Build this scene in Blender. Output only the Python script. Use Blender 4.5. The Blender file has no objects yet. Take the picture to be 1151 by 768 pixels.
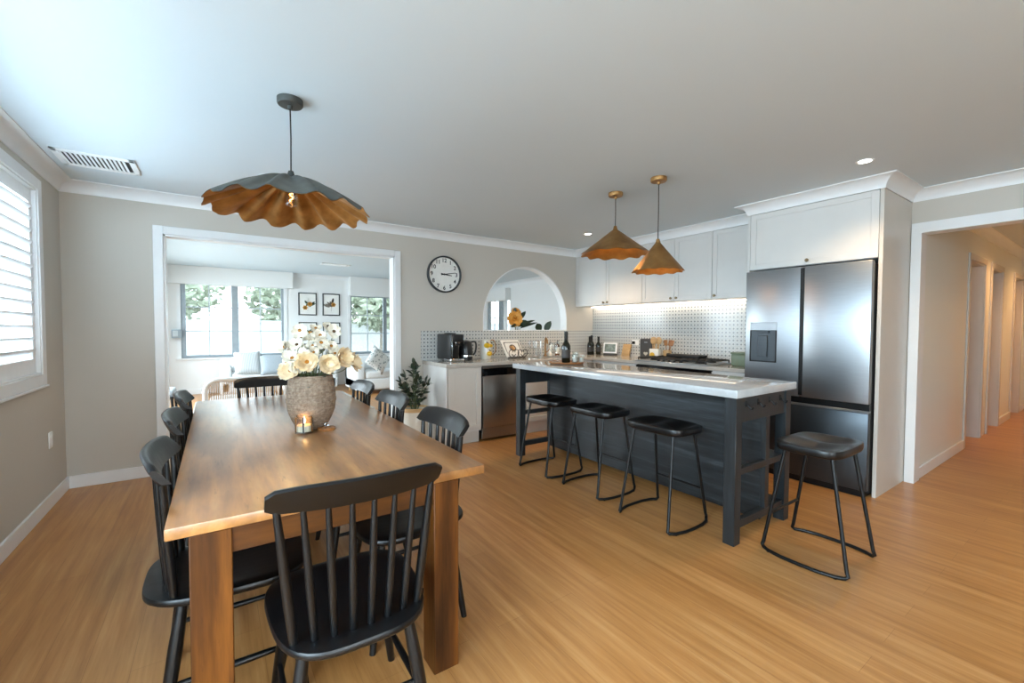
# exposure, sky strength, lamp factors
EXPO, SKY, LK, HK = 1.75, 2.4, .8, .8
import bpy, bmesh, math, random
from mathutils import Vector, Matrix, Euler
random.seed(7)
PI = math.pi
SC = bpy.context.scene
COL = SC.collection
def R(d): return math.radians(d)
# ---------------------------------------------------------------- colour / materials
def lin(c):
    if isinstance(c, str):
        c = tuple(int(c[i:i+2], 16)/255 for i in (0, 2, 4))
    return tuple((x/12.92 if x <= 0.04045 else ((x+0.055)/1.055)**2.4) for x in c) + (1.0,)
class NT:
    def __init__(s, name):
        s.m = bpy.data.materials.new(name); s.m.use_nodes = True
        s.t = s.m.node_tree; s.t.nodes.clear()
        s.out = s.t.nodes.new('ShaderNodeOutputMaterial')
    def n(s, typ, **kw):
        nd = s.t.nodes.new(typ)
        for k, v in kw.items():
            if k in nd.inputs: nd.inputs[k].default_value = v
            else: setattr(nd, k, v)
        return nd
    def l(s, a, b): s.t.links.new(a, b)
    def math(s, op, a, b=0.0):
        nd = s.t.nodes.new('ShaderNodeMath'); nd.operation = op
        for i, v in enumerate((a, b)):
            if isinstance(v, (int, float)): nd.inputs[i].default_value = v
            else: s.l(v, nd.inputs[i])
        return nd.outputs[0]
    def mix(s, fac, a, b):
        nd = s.t.nodes.new('ShaderNodeMix'); nd.data_type = 'RGBA'
        for i, v in ((0, fac), (6, a), (7, b)):
            if isinstance(v, (int, float)): nd.inputs[i].default_value = v
            elif isinstance(v, tuple): nd.inputs[i].default_value = v
            else: s.l(v, nd.inputs[i])
        return nd.outputs[2]
    def ramp(s, fac, stops):
        nd = s.t.nodes.new('ShaderNodeValToRGB')
        e = nd.color_ramp.elements
        while len(e) < len(stops): e.new(0.5)
        for i, (p, c) in enumerate(stops):
            e[i].position = p; e[i].color = c if len(c) == 4 else c + (1,)
        s.l(fac, nd.inputs[0]); return nd.outputs[0]
    def coords(s, scale=(1, 1, 1), rot=(0, 0, 0), kind='Object'):
        tc = s.n('ShaderNodeTexCoord'); mp = s.n('ShaderNodeMapping')
        mp.inputs['Scale'].default_value = scale; mp.inputs['Rotation'].default_value = rot
        s.l(tc.outputs[kind], mp.inputs[0]); return mp.outputs[0]
    def noise(s, vec, scale, detail=3, rough=0.55):
        nd = s.n('ShaderNodeTexNoise'); nd.inputs['Scale'].default_value = scale
        nd.inputs['Detail'].default_value = detail; nd.inputs['Roughness'].default_value = rough
        s.l(vec, nd.inputs['Vector']); return nd.outputs[0]
    def bsdf(s, color=None, rough=0.5, metal=0.0, bump=None, bstr=0.2, bdist=0.002, emit=None, estr=0, coat=0, spec=0.5, sheen=0):
        b = s.n('ShaderNodeBsdfPrincipled')
        for k, v in (('Base Color', color), ('Roughness', rough), ('Metallic', metal)):
            if v is None: continue
            if isinstance(v, (int, float, tuple)): b.inputs[k].default_value = v
            else: s.l(v, b.inputs[k])
        b.inputs['Specular IOR Level'].default_value = spec
        if coat: b.inputs['Coat Weight'].default_value = coat; b.inputs['Coat Roughness'].default_value = 0.30 if coat >= 1 else 0.12; b.inputs['Coat IOR'].default_value = 1.75 if coat >= 1 else 1.5
        if sheen: b.inputs['Sheen Weight'].default_value = sheen
        if emit: b.inputs['Emission Color'].default_value = emit; b.inputs['Emission Strength'].default_value = estr
        if bump is not None:
            bp = s.n('ShaderNodeBump'); bp.inputs['Strength'].default_value = bstr; bp.inputs['Distance'].default_value = bdist
            s.l(bump, bp.inputs['Height']); s.l(bp.outputs[0], b.inputs['Normal'])
        s.l(b.outputs[0], s.out.inputs[0]); return s.m
def flat(name, c, rough=0.5, metal=0, var=0.06, nscale=14, bstr=0.08, spec=0.5, coat=0, sheen=0, stretch=(1, 1, 1), c2=None):
    """plain finish with a little procedural variation"""
    t = NT(name); v = t.coords(stretch); nz = t.noise(v, nscale)
    a = lin(c); b = lin(c2) if c2 else tuple(max(0, x*(1-var*2.2)) for x in a[:3]) + (1,)
    col = t.ramp(nz, [(0.3, b), (0.68, a)])
    return t.bsdf(col, rough, metal, nz, bstr, 0.001, spec=spec, coat=coat, sheen=sheen)
def emis(name, c, strength):
    t = NT(name); e = t.n('ShaderNodeEmission'); e.inputs[0].default_value = lin(c); e.inputs[1].default_value = strength
    t.l(e.outputs[0], t.out.inputs[0]); return t.m
def glassy(name, tint='ffffff', fac=0.06, edge=0.5):
    """thin sheet glass: see-through with a facing-dependent mirror share"""
    t = NT(name); tr = t.n('ShaderNodeBsdfTransparent'); tr.inputs[0].default_value = lin(tint)
    gl = t.n('ShaderNodeBsdfGlossy'); gl.inputs['Roughness'].default_value = 0.02
    lw = t.n('ShaderNodeLayerWeight'); lw.inputs[0].default_value = 0.25
    f = t.math('ADD', t.math('MULTIPLY', lw.outputs['Facing'], edge), fac)
    mx = t.n('ShaderNodeMixShader'); t.l(f, mx.inputs[0]); t.l(tr.outputs[0], mx.inputs[1]); t.l(gl.outputs[0], mx.inputs[2])
    t.l(mx.outputs[0], t.out.inputs[0]); return t.m
M = {}
# wood floor: boards along Y
def floor_mat():
    t = NT('oak_boards')
    v = t.coords((1, 1, 1), (0, 0, R(90)))
    br = t.n('ShaderNodeTexBrick'); t.l(v, br.inputs['Vector'])
    br.offset = 0.37; br.offset_frequency = 2; br.squash = 1
    for k, x in (('Scale', 1.0), ('Mortar Size', 0.0009), ('Mortar Smooth', 0.3), ('Bias', 0.0), ('Brick Width', 1.55), ('Row Height', 0.142)):
        br.inputs[k].default_value = x
    br.inputs['Color1'].default_value = (0, 0, 0, 1); br.inputs['Color2'].default_value = (1, 1, 1, 1); br.inputs['Mortar'].default_value = (0.45, 0.45, 0.45, 1)
    v2 = t.coords((26, 1.4, 1)); g = t.noise(v2, 1.0, 5, 0.62)
    v3 = t.coords((5, 0.8, 1)); g2 = t.noise(v3, 1.3, 3, 0.5)
    v4 = t.coords((90, 4, 1)); g3 = t.noise(v4, 1.0, 3, 0.6)
    base = t.ramp(br.outputs['Color'], [(0.0, lin('ab7740')), (0.5, lin('b98449')), (1.0, lin('c59257'))])
    gr = t.ramp(g, [(0.30, lin('8a5629')), (0.52, lin('ba8550')), (0.72, lin('d6a873'))])
    c = t.mix(0.58, base, gr)
    c = t.mix(t.math('MULTIPLY', t.ramp(g2, [(0.42, (0, 0, 0)), (0.62, (1, 1, 1))]), 0.22), c, lin('9a6835'))
    c = t.mix(t.math('MULTIPLY', g3, 0.16), c, lin('84531f'))
    c = t.mix(t.math('MULTIPLY', br.outputs['Fac'], 0.5), c, lin('6f4520'))
    ro = t.math('ADD', t.math('MULTIPLY', g, 0.14), 0.25)
    return t.bsdf(c, ro, 0, g3, 0.10, 0.0008, spec=0.5)
M['floor'] = floor_mat()
def table_mat(name, along='Y', dark=False, gloss=0.3):
    t = NT(name)
    sc = {'Y': (13, 1.1, 8), 'X': (1.1, 13, 8), 'Z': (13, 13, 1.1)}[along]
    v = t.coords(sc); g = t.noise(v, 1.0, 5, 0.62)
    sc2 = {'Y': (4, 1.0, 3), 'X': (1.0, 4, 3), 'Z': (4, 4, .8)}[along]
    g2 = t.noise(t.coords(sc2), 1.7, 4, 0.6)
    sc3 = {'Y': (60, 6, 30), 'X': (6, 60, 30), 'Z': (60, 60, 6)}[along]
    g3 = t.noise(t.coords(sc3), 1.0, 4, 0.7)
    c = t.ramp(g, [(0.28, lin('80562f')), (0.5, lin('b0763c')), (0.72, lin('c9965a'))] if along == 'Y' else [(0.28, lin('241104')), (0.5, lin('55300f')), (0.72, lin('7d4a1a'))])
    c = t.mix(t.math('MULTIPLY', t.ramp(g2, [(0.46, (0, 0, 0)), (0.62, (1, 1, 1))]), 0.45), c, lin('4a2a14'))
    c = t.mix(t.ramp(g3, [(0.62, (0, 0, 0)), (0.74, (.7, .7, .7))]), c, lin('3a2110'))
    ro = t.math('ADD', t.math('MULTIPLY', g3, 0.25), gloss-0.08)
    h = t.math('ADD', g3, t.math('MULTIPLY', g2, 1.2))
    return t.bsdf(c, ro, 0, h, 0.35, 0.0015, coat=1.0 if along == 'Y' else 0, spec=.5 if along == 'Y' else .25)
M['wood_y'] = table_mat('rustic_timber_long', 'Y', gloss=0.29)
M['wood_x'] = table_mat('rustic_timber_cross', 'X', gloss=0.4)
M['wood_z'] = table_mat('rustic_timber_upright', 'Z', gloss=0.42)
def black_wood():
    t = NT('black_stained_timber'); v = t.coords((40, 4, 10)); g = t.noise(v, 1.0, 5, .65)
    c = t.ramp(g, [(0.3, lin('050506')), (0.62, lin('0c0d0f')), (0.8, lin('17191b'))])
    return t.bsdf(c, t.math('ADD', t.math('MULTIPLY', g, .22), .24), 0, g, .35, .0012, spec=.42)
M['black'] = black_wood()
def island_wood(name, a, b, c_, sc):
    t = NT(name); v = t.coords(sc); g = t.noise(v, 1.0, 6, .7); g2 = t.noise(t.coords((3, 1.2, 3)), 1.6, 3, .6)
    c = t.ramp(g, [(0.28, lin(a)), (0.52, lin(b)), (0.78, lin(c_))])
    c = t.mix(t.math('MULTIPLY', g2, .45), c, lin(a))
    return t.bsdf(c, t.math('ADD', t.math('MULTIPLY', g, .25), .28), 0, g, .4, .0015)
M['island'] = island_wood('charcoal_brushed_panel', '0f1214', '262c30', '4f585d', (14, 1.0, 20))
M['island_leg'] = island_wood('charcoal_brushed_post', '15181a', '22272a', '343a3d', (30, 30, 3))
def stone(name, a, b, rough, spec=.5):
    t = NT(name); n1 = t.noise(t.coords((1, 1, 1)), 3.5, 6, .7); n2 = t.noise(t.coords((1, 1, 1)), 60, 3, .6)
    c = t.mix(t.ramp(n1, [(.44, (0, 0, 0)), (.56, (1, 1, 1))]), lin(a), lin(b))
    c = t.mix(t.math('MULTIPLY', n2, .18), c, lin('b5b6b6'))
    return t.bsdf(c, rough, spec=spec)
M['stone'] = stone('pale_grey_stone', 'b4b8ba', 'a8acaf', .05)
M['counter'] = stone('grey_beige_counter', 'bdb7ad', 'b2aca3', .12)
def tile_mat(name, axis):
    t = NT(name); tc = t.n('ShaderNodeTexCoord'); sp = t.n('ShaderNodeSeparateXYZ'); t.l(tc.outputs['Object'], sp.inputs[0])
    P = 0.044
    u = t.math('DIVIDE', sp.outputs[axis], P); w = t.math('DIVIDE', sp.outputs[2], P)
    fu = t.math('ABSOLUTE', t.math('SUBTRACT', t.math('FRACT', u), .5)); fw = t.math('ABSOLUTE', t.math('SUBTRACT', t.math('FRACT', w), .5))
    dot = t.math('LESS_THAN', t.math('ADD', fu, fw), .29)
    # woven grout: vertical joints on even cells, horizontal on odd
    par = t.math('FRACT', t.math('MULTIPLY', t.math('ADD', t.math('FLOOR', u), t.math('FLOOR', w)), .5))
    odd = t.math('GREATER_THAN', par, .25)
    gv = t.math('GREATER_THAN', fu, .465); gh = t.math('GREATER_THAN', fw, .465)
    gro = t.math('MAXIMUM', gv, gh)
    n = t.noise(tc.outputs['Object'], 9, 3)
    base = t.mix(n, lin('d4d3ce'), lin('c2c4c2'))
    base = t.mix(t.math('MULTIPLY', odd, .35), base, lin('b9bfc2'))
    c = t.mix(t.math('MULTIPLY', gro, .65), base, lin('9b9a96'))
    c = t.mix(t.math('MULTIPLY', dot, .85), c, lin('4a5359'))
    return t.bsdf(c, .18, bump=t.math('SUBTRACT', 1.0, gro), bstr=.25, bdist=.001)
M['tile_x'] = tile_mat('basketweave_mosaic_back', 0)
M['tile_y'] = tile_mat('basketweave_mosaic_side', 1)
def wall_paint(name, c, rough=.6):
    t = NT(name); n = t.noise(t.coords(), 180, 2); n2 = t.noise(t.coords(), 1.2, 2)
    a = lin(c); col = t.mix(n2, a, tuple(x*.96 for x in a[:3]) + (1,))
    return t.bsdf(col, rough, bump=n, bstr=.05, bdist=.0006, spec=.3)
M['wall'] = wall_paint('warm_grey_wall_paint', 'c5c0b7')
M['wall_white'] = wall_paint('white_wall_paint', 'e6e7e6')
M['wall_hall'] = wall_paint('cream_wall_paint', 'e4e7e2', .3)
M['ceiling'] = wall_paint('daylight_tinted_ceiling', 'd3dee4', .7)  # white ceiling with the cool daylight tint mixed into its colour
M['trim'] = flat('white_gloss_trim', 'e6e8e9', .3, var=.02, nscale=5, bstr=.02)
M['cab'] = flat('white_satin_cabinet', 'd3d2cf', .35, var=.02, nscale=4, bstr=.02)
M['cab_warm'] = flat('off_white_satin_cabinet', 'cbc6be', .35, var=.02, nscale=4, bstr=.02)
M['white'] = flat('white_plastic', 'eef0f0', .4, var=.02)
M['shutter'] = flat('white_shutter_paint', 'f0f2f3', .4, var=.02, bstr=.02)
M['alu'] = flat('glow_paled_aluminium', '939da3', .4, .3, var=.05)  # dark grey frame, its colour lightened to carry the window glow
M['gridbar'] = flat('pale_grey_glazing_bar', 'b8c0c4', .4)
M['glass'] = glassy('window_glass')
M['clear'] = glassy('drinking_glass', 'f4f6f5', .05, .6)
M['steel'] = flat('brushed_dark_steel', 'a3a8ac', .34, .95, var=.05, nscale=3, bstr=.05, stretch=(2, 2, 120))
M['steel_dark'] = flat('dark_fridge_steel', '4b5054', .33, .85, var=.05, nscale=3, bstr=.05, stretch=(2, 2, 120))
M['dw_steel'] = flat('dishwasher_steel', 'a39d97', .3, .95, var=.06, nscale=3, bstr=.05, stretch=(120, 2, 2))
M['chrome'] = flat('polished_chrome', 'c9cccd', .12, 1, var=.02)
M['black_plastic'] = flat('black_plastic', '15171a', .35, var=.1)
M['black_gloss'] = flat('black_gloss_glass', '0b0c0e', .08)
M['black_metal'] = flat('black_powder_coated_steel', '141516', .38, .4, var=.1)
M['iron'] = flat('cast_iron', '1d1c1b', .6, .2, var=.2, nscale=60, bstr=.3)
M['fridge_side'] = flat('textured_black_cabinet', '17191a', .5, .1, var=.25, nscale=260, bstr=.5)
M['brass'] = flat('aged_brass', 'a9804e', .46, .7, var=.18, nscale=9, bstr=.15, c2='8a6439')
M['brass_in'] = flat('gold_leaf_lining', 'b98a4a', .42, .7, var=.2, nscale=9, bstr=.25, c2='8c6230')
M['zinc'] = flat('blackened_zinc', '686962', .5, .4, var=.2, nscale=7, bstr=.2, c2='4a4a46')
M['zinc_dark'] = flat('dark_zinc', '484b49', .5, .4)
M['copper'] = flat('copper_leaf_lining', 'c48f4f', .5, .5, var=.2, nscale=10, bstr=.35, c2='8a5c2a', stretch=(1, 1, 1))
M['cord'] = flat('dark_fabric_cord', '232323', .8)
M['knob'] = flat('bronze_knob', '7a6a50', .35, .9)
M['frame_black'] = flat('dark_picture_frame', '34383b', .45)
M['paper'] = flat('warm_white_paper', 'ecebe6', .8, var=.03)
M['leaf'] = flat('dark_glossy_leaf', '30402f', .32, var=.2, nscale=18, c2='1f2b20')
M['leaf_mid'] = flat('mid_green_leaf', '47563a', .4, var=.2, c2='2f3b28')
M['stem'] = flat('green_stem', '5e6a45', .6)
M['petal_white'] = flat('white_petal', 'f0ebdd', .6, var=.04, sheen=.2, c2='e2d8c2')
M['petal_cream'] = flat('cream_petal', 'f2e3c4', .6, var=.08, sheen=.2, c2='ead0a0')
M['petal_orange'] = flat('orange_petal', 'd08a2c', .55, var=.15, c2='e0ab55')
M['pollen'] = flat('amber_flower_centre', 'b4761c', .8, var=.2, nscale=120, bstr=.6)
M['pollen_dark'] = flat('brown_flower_centre', '5a3d1e', .8, var=.2, nscale=120, bstr=.6)
M['fabric_white'] = flat('white_linen', 'e4e6e6', .9, var=.05, nscale=90, bstr=.3, sheen=.2)
M['fabric_grey'] = flat('grey_linen', '97a0a6', .9, var=.1, nscale=90, bstr=.3, sheen=.2)
M['rug'] = flat('pale_carpet', 'bdbcb8', .95, var=.1, nscale=120, bstr=.4)
M['pine'] = flat('pale_timber', 'c9a778', .5, var=.12, nscale=6, stretch=(2, 2, 12), c2='b08a58')
M['teak'] = flat('honey_timber_tray', 'a8713c', .45, var=.15, nscale=6, stretch=(10, 2, 2), c2='85522a')
M['ceramic'] = flat('white_ceramic', 'dcd8cc', .2, var=.02)
M['wine'] = flat('dark_green_bottle_glass', '14190f', .08, var=.1)
M['foil'] = flat('dark_foil', '1b1916', .4, .5)
M['label_p'] = flat('cream_bottle_label', 'b8b09c', .7)
M['yellow'] = flat('lemon_yellow_glaze', 'e0b21e', .3, var=.1)
M['amber'] = flat('amber_glass', '5a3413', .1)
M['green_box'] = flat('sage_green_enamel', '6f7d68', .4, var=.05)
M['charbox'] = flat('dark_grey_carton', '3a3836', .6)
M['screen'] = flat('muted_photo_screen', '8c9a98', .2, nscale=30, c2='5f6a62')
M['wax'] = flat('candle_wax', 'efe3cc', .6, var=.02)
M['flame'] = emis('candle_flame', 'ffc070', 14*LK)
M['filament'] = emis('glowing_filament', 'ffab4a', 9*LK)
M['led'] = emis('under_cabinet_led', 'ffead0', 6.5*LK)
M['downlight'] = emis('downlight_lens', 'fff3e2', 7*LK)
M['bulb_glow'] = emis('pendant_bulb', 'ffcf90', 8*LK)
M['fence'] = flat('white_rendered_fence', 'c9cccc', .8)
M['lawn'] = flat('pale_paving', 'a9aaa6', .9, nscale=4)
M['tree_leaf'] = flat('haze_paled_foliage', 'a3ab96', .7, c2='87917d')  # leaf colours paled to carry the outdoor haze
M['bark'] = flat('grey_bark', '8d857a', .9, var=.2)
def weave():
    t = NT('woven_basket_ceramic'); v = t.coords()
    w = t.n('ShaderNodeTexWave'); w.wave_type = 'BANDS'; w.bands_direction = 'Z'; w.inputs['Scale'].default_value = 24; w.inputs['Distortion'].default_value = 1.5; w.inputs['Detail Scale'].default_value = 6; t.l(v, w.inputs['Vector'])
    n = t.noise(v, 55, 4, .7); n2 = t.noise(v, 5, 3)
    c = t.ramp(n, [(.3, lin('6f5c4c')), (.55, lin('9a8774')), (.75, lin('b7a896'))])
    c = t.mix(t.math('MULTIPLY', n2, .4), c, lin('85705c'))
    h = t.math('ADD', t.math('MULTIPLY', w.outputs[1], .8), n)
    return t.bsdf(c, .75, bump=h, bstr=.7, bdist=.004)
M['weave'] = weave()
def stripes(name, a, b, scale, direction='X'):
    t = NT(name); w = t.n('ShaderNodeTexWave'); w.bands_direction = direction; w.inputs['Scale'].default_value = scale; t.l(t.coords(), w.inputs['Vector'])
    return t.bsdf(t.mix(t.ramp(w.outputs[1], [(.45, (0, 0, 0)), (.55, (1, 1, 1))]), lin(a), lin(b)), .9)
M['fabric_stripe'] = stripes('striped_linen', 'd5d9da', 'a9b0b3', 14)
def patterned():
    t = NT('sprigged_linen'); vo = t.n('ShaderNodeTexVoronoi'); vo.inputs['Scale'].default_value = 20; t.l(t.coords(), vo.inputs['Vector'])
    return t.bsdf(t.mix(t.ramp(vo.outputs['Distance'], [(.25, (1, 1, 1)), (.4, (0, 0, 0))]), lin('d8dad8'), lin('8d9896')), .9)
M['fabric_pattern'] = patterned()
# ---------------------------------------------------------------- mesh builder
class MB:
    def __init__(s): s.b = bmesh.new()
    def _merge(s, tb, mtx=None):
        me = bpy.data.meshes.new('t')
        if mtx is not None: bmesh.ops.transform(tb, matrix=mtx, verts=tb.verts)
        tb.to_mesh(me); tb.free(); s.b.from_mesh(me); bpy.data.meshes.remove(me)
        return s
    def box(s, x0, x1, y0, y1, z0, z1, bev=0.0, seg=1, mtx=None):
        t = bmesh.new(); bmesh.ops.create_cube(t, size=1)
        bmesh.ops.scale(t, vec=(abs(x1-x0), abs(y1-y0), abs(z1-z0)), verts=t.verts)
        bmesh.ops.translate(t, vec=((x0+x1)/2, (y0+y1)/2, (z0+z1)/2), verts=t.verts)
        if bev: bmesh.ops.bevel(t, geom=list(t.edges), offset=bev, segments=seg, affect='EDGES', profile=.5)
        return s._merge(t, mtx)
    def prism(s, pts, z0, z1, mtx=None, bev=0, seg=2):
        t = bmesh.new(); a = [t.verts.new((x, y, z0)) for x, y in pts]; b = [t.verts.new((x, y, z1)) for x, y in pts]
        n = len(pts); t.faces.new(a[::-1]); t.faces.new(b)
        for i in range(n): t.faces.new((a[i], a[(i+1) % n], b[(i+1) % n], b[i]))
        bmesh.ops.recalc_face_normals(t, faces=t.faces)
        if bev:
            ed = [e for e in t.edges if abs(e.verts[0].co.z-e.verts[1].co.z) < 1e-6]
            bmesh.ops.bevel(t, geom=ed, offset=bev, segments=seg, affect='EDGES', profile=.5)
        return s._merge(t, mtx)
    def lathe(s, prof, seg=32, mtx=None, close=True):
        t = bmesh.new(); rings = []
        for r, z in prof:
            if r < 1e-5: rings.append([t.verts.new((0, 0, z))])
            else: rings.append([t.verts.new((r*math.cos(2*PI*k/seg), r*math.sin(2*PI*k/seg), z)) for k in range(seg)])
        for a, b in zip(rings, rings[1:]):
            for k in range(seg):
                k2 = (k+1) % seg
                if len(a) == 1 and len(b) == 1: continue
                if len(a) == 1: t.faces.new((a[0], b[k], b[k2]))
                elif len(b) == 1: t.faces.new((a[k], a[k2], b[0]))
                else: t.faces.new((a[k], a[k2], b[k2], b[k]))
        if close:
            if len(rings[0]) > 1: t.faces.new(rings[0][::-1])
            if len(rings[-1]) > 1: t.faces.new(rings[-1])
        bmesh.ops.recalc_face_normals(t, faces=t.faces)
        return s._merge(t, mtx)
    def tube(s, pts, rad, seg=10, closed=False, flatten=None):
        """swept round bar through pts; rad number or list"""
        P = [Vector(p) for p in pts]; n = len(P)
        rs = rad if isinstance(rad, (list, tuple)) else [rad]*n
        t = bmesh.new(); rings = []; up = None
        for i in range(n):
            if closed: d = (P[(i+1) % n]-P[i-1])
            else: d = P[min(i+1, n-1)]-P[max(i-1, 0)]
            d.normalize()
            if up is None:
                up = Vector((0, 0, 1)) if abs(d.z) < .9 else Vector((0, 1, 0))
            u = (up-d*up.dot(d)).normalized(); w = d.cross(u); up = u
            fl = flatten or 1
            rings.append([t.verts.new(P[i]+u*(rs[i]*math.cos(2*PI*k/seg))+w*(rs[i]*fl*math.sin(2*PI*k/seg))) for k in range(seg)])
        pr = list(zip(rings, rings[1:])) + ([(rings[-1], rings[0])] if closed else [])
        for a, b in pr:
            for k in range(seg):
                k2 = (k+1) % seg; t.faces.new((a[k], a[k2], b[k2], b[k]))
        if not closed: t.faces.new(rings[0][::-1]); t.faces.new(rings[-1])
        bmesh.ops.recalc_face_normals(t, faces=t.faces)
        return s._merge(t)
    def sphere(s, c, r, u=16, v=10, mtx=None):
        t = bmesh.new(); bmesh.ops.create_uvsphere(t, u_segments=u, v_segments=v, radius=1)
        sc = r if isinstance(r, (tuple, list)) else (r, r, r)
        bmesh.ops.scale(t, vec=sc, verts=t.verts)
        if mtx is not None: bmesh.ops.transform(t, matrix=mtx, verts=t.verts)
        bmesh.ops.translate(t, vec=c, verts=t.verts)
        return s._merge(t)
    def surf(s, f, nu, nv, closeu=False, mtx=None):
        t = bmesh.new(); g = [[t.verts.new(f(i/(nu if closeu else nu-1), j/(nv-1))) for j in range(nv)] for i in range(nu)]
        for i in range(nu if closeu else nu-1):
            for j in range(nv-1):
                a, b = g[i], g[(i+1) % nu]
                try: t.faces.new((a[j], b[j], b[j+1], a[j+1]))
                except ValueError: pass
        bmesh.ops.recalc_face_normals(t, faces=t.faces)
        return s._merge(t, mtx)
    def leaf(s, base, d, L, W, bend=.25, roll=0.0, n=5, fold=.15):
        """one leaf blade with real thickness-free curl: a folded strip"""
        d = Vector(d).normalized(); b = Vector(base)
        side = d.cross(Vector((0, 0, 1)))
        if side.length < .05: side = Vector((1, 0, 0))
        side.normalize(); side.rotate(Matrix.Rotation(roll, 3, d)); nrm = side.cross(d)
        t = bmesh.new(); rows = []
        for i in range(n+1):
            q = i/n; w = W*math.sin(PI*min(1, q*.93+.05))**.8*.5
            c = b+d*(L*q)+Vector((0, 0, -bend*L*q*q))
            rows.append([t.verts.new(c+side*w+nrm*(fold*w)), t.verts.new(c), t.verts.new(c-side*w+nrm*(fold*w))])
        for a, e in zip(rows, rows[1:]):
            t.faces.new((a[0], a[1], e[1], e[0])); t.faces.new((a[1], a[2], e[2], e[1]))
        return s._merge(t)
    def pillow(s, w, h, th, mtx=None, n=14):
        def f(sgn):
            def g(u, v):
                x = 2*u-1; y = 2*v-1
                k = max(0, (1-x**4))*max(0, (1-y**4))
                pin = 1-.10*(1-abs(y))*abs(x)**3 if True else 1
                pin2 = 1-.10*(1-abs(x))*abs(y)**3
                return (x*w/2*(1-.07*(1-y*y)*abs(x)), y*h/2*(1-.07*(1-x*x)*abs(y)), sgn*th/2*k**.55)
            return g
        s.surf(f(1), n, n, mtx=mtx); s.surf(f(-1), n, n, mtx=mtx); return s
    def text(s, body, size, mtx, depth=.001, bold=.0):
        cu = bpy.data.curves.new('t', 'FONT'); cu.body = body; cu.size = size; cu.align_x = 'CENTER'; cu.align_y = 'CENTER'; cu.extrude = depth; cu.offset = bold
        ob = bpy.data.objects.new('t', cu); COL.objects.link(ob)
        dg = bpy.context.evaluated_depsgraph_get(); me = bpy.data.meshes.new_from_object(ob.evaluated_get(dg))
        t = bmesh.new(); t.from_mesh(me); bpy.data.objects.remove(ob); bpy.data.curves.remove(cu); bpy.data.meshes.remove(me)
        return s._merge(t, mtx)
    def build(s, name, mat, parent=None, smooth=38, kind=None):
        bmesh.ops.remove_doubles(s.b, verts=s.b.verts, dist=1e-6) if len(s.b.verts) < 30000 else None
        me = bpy.data.meshes.new(name); s.b.to_mesh(me); s.b.free()
        me.materials.append(M[mat] if isinstance(mat, str) else mat)
        if smooth:
            me.polygons.foreach_set('use_smooth', [True]*len(me.polygons)); me.set_sharp_from_angle(angle=R(smooth))
        o = bpy.data.objects.new(name, me); COL.objects.link(o)
        if parent: o.parent = parent
        if kind: o['kind'] = kind
        return o
def T(x=0, y=0, z=0): return Matrix.Translation((x, y, z))
def RX(a): return Matrix.Rotation(R(a), 4, 'X')
def RY(a): return Matrix.Rotation(R(a), 4, 'Y')
def RZ(a): return Matrix.Rotation(R(a), 4, 'Z')
def tag(o, label, cat, group=None):
    o['label'] = label; o['category'] = cat
    if group: o['group'] = group
    return o
def thing(name, label, cat, loc=(0, 0, 0), rz=0, group=None, rot=None):
    o = bpy.data.objects.new(name, None); COL.objects.link(o); o.empty_display_size = .1
    o.location = loc; o.rotation_euler = rot or (0, 0, R(rz))
    return tag(o, label, cat, group)
def copy_tree(o, parent=None):
    c = o.copy(); COL.objects.link(c)
    if parent: c.parent = parent
    for ch in o.children: copy_tree(ch, c)
    return c
def dup(src, loc, rz, label, group=None):
    c = copy_tree(src); c.location = loc; c.rotation_euler = (0, 0, R(rz)); c['label'] = label
    if group: c['group'] = group
    return c
def struct(name, mb, mat, parent=None, smooth=38):
    o = mb.build(name, mat, parent, smooth)
    if not parent: o['kind'] = 'structure'
    return o
def catmull(pts, n=6, closed=False):
    P = [Vector(p) for p in pts]; out = []; m = len(P)
    for i in range(m if closed else m-1):
        p0 = P[i-1] if (i > 0 or closed) else P[i]; p1 = P[i]; p2 = P[(i+1) % m]
        p3 = P[(i+2) % m] if (closed or i+2 < m) else p2
        for k in range(n):
            t = k/n
            out.append(.5*((2*p1)+(p2-p0)*t+(2*p0-5*p1+4*p2-p3)*t*t+(3*p1-p0-3*p2+p3)*t**3))
    if not closed: out.append(P[-1])
    return out
# ================================================================ SETTING
XL, XR, YB, YF, ZC = -1.0, 4.84, 4.84, -3.2, 2.45       # room shell
LY1, LX1 = 10.3, 6.1                                     # living room far / right wall
HX1, HY0, HY1 = 11.0, -0.15, 1.08                        # hall
struct('floor', MB().box(XL-.2, HX1+.2, YF-.2, LY1+.2, -.12, 0), 'floor')
struct('ceiling', MB().box(XL-.2, HX1+.2, YF-.2, LY1+.2, ZC, ZC+.12), 'ceiling')
def wall(name, axis, p0, p1, a0, a1, holes, mat, z1=ZC):
    """wall slab between p0..p1 thick, running a0..a1, with rectangular holes (h0,h1,z0,z1)"""
    m = MB(); hs = sorted(holes); cur = a0
    def b(u0, u1, z0, zz):
        if u1-u0 < 1e-4 or zz-z0 < 1e-4: return
        if axis == 'y': m.box(u0, u1, p0, p1, z0, zz)
        else: m.box(p0, p1, u0, u1, z0, zz)
    for h0, h1, z0, zt in hs:
        b(cur, h0, 0, z1); b(h0, h1, 0, z0); b(h0, h1, zt, z1); cur = h1
    b(cur, a1, 0, z1)
    return m
# left wall: shuttered window in view, an unseen glazed opening added nearer the camera for light
WIN1 = (1.30, 4.27, .97, 2.23)
WIN2 = (-1.75, 1.12, .05, 2.15)
struct('wall_left', wall('l', 'x', XL-.14, XL, YF-.14, YB, [WIN1, WIN2], 'wall'), 'wall')
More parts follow.
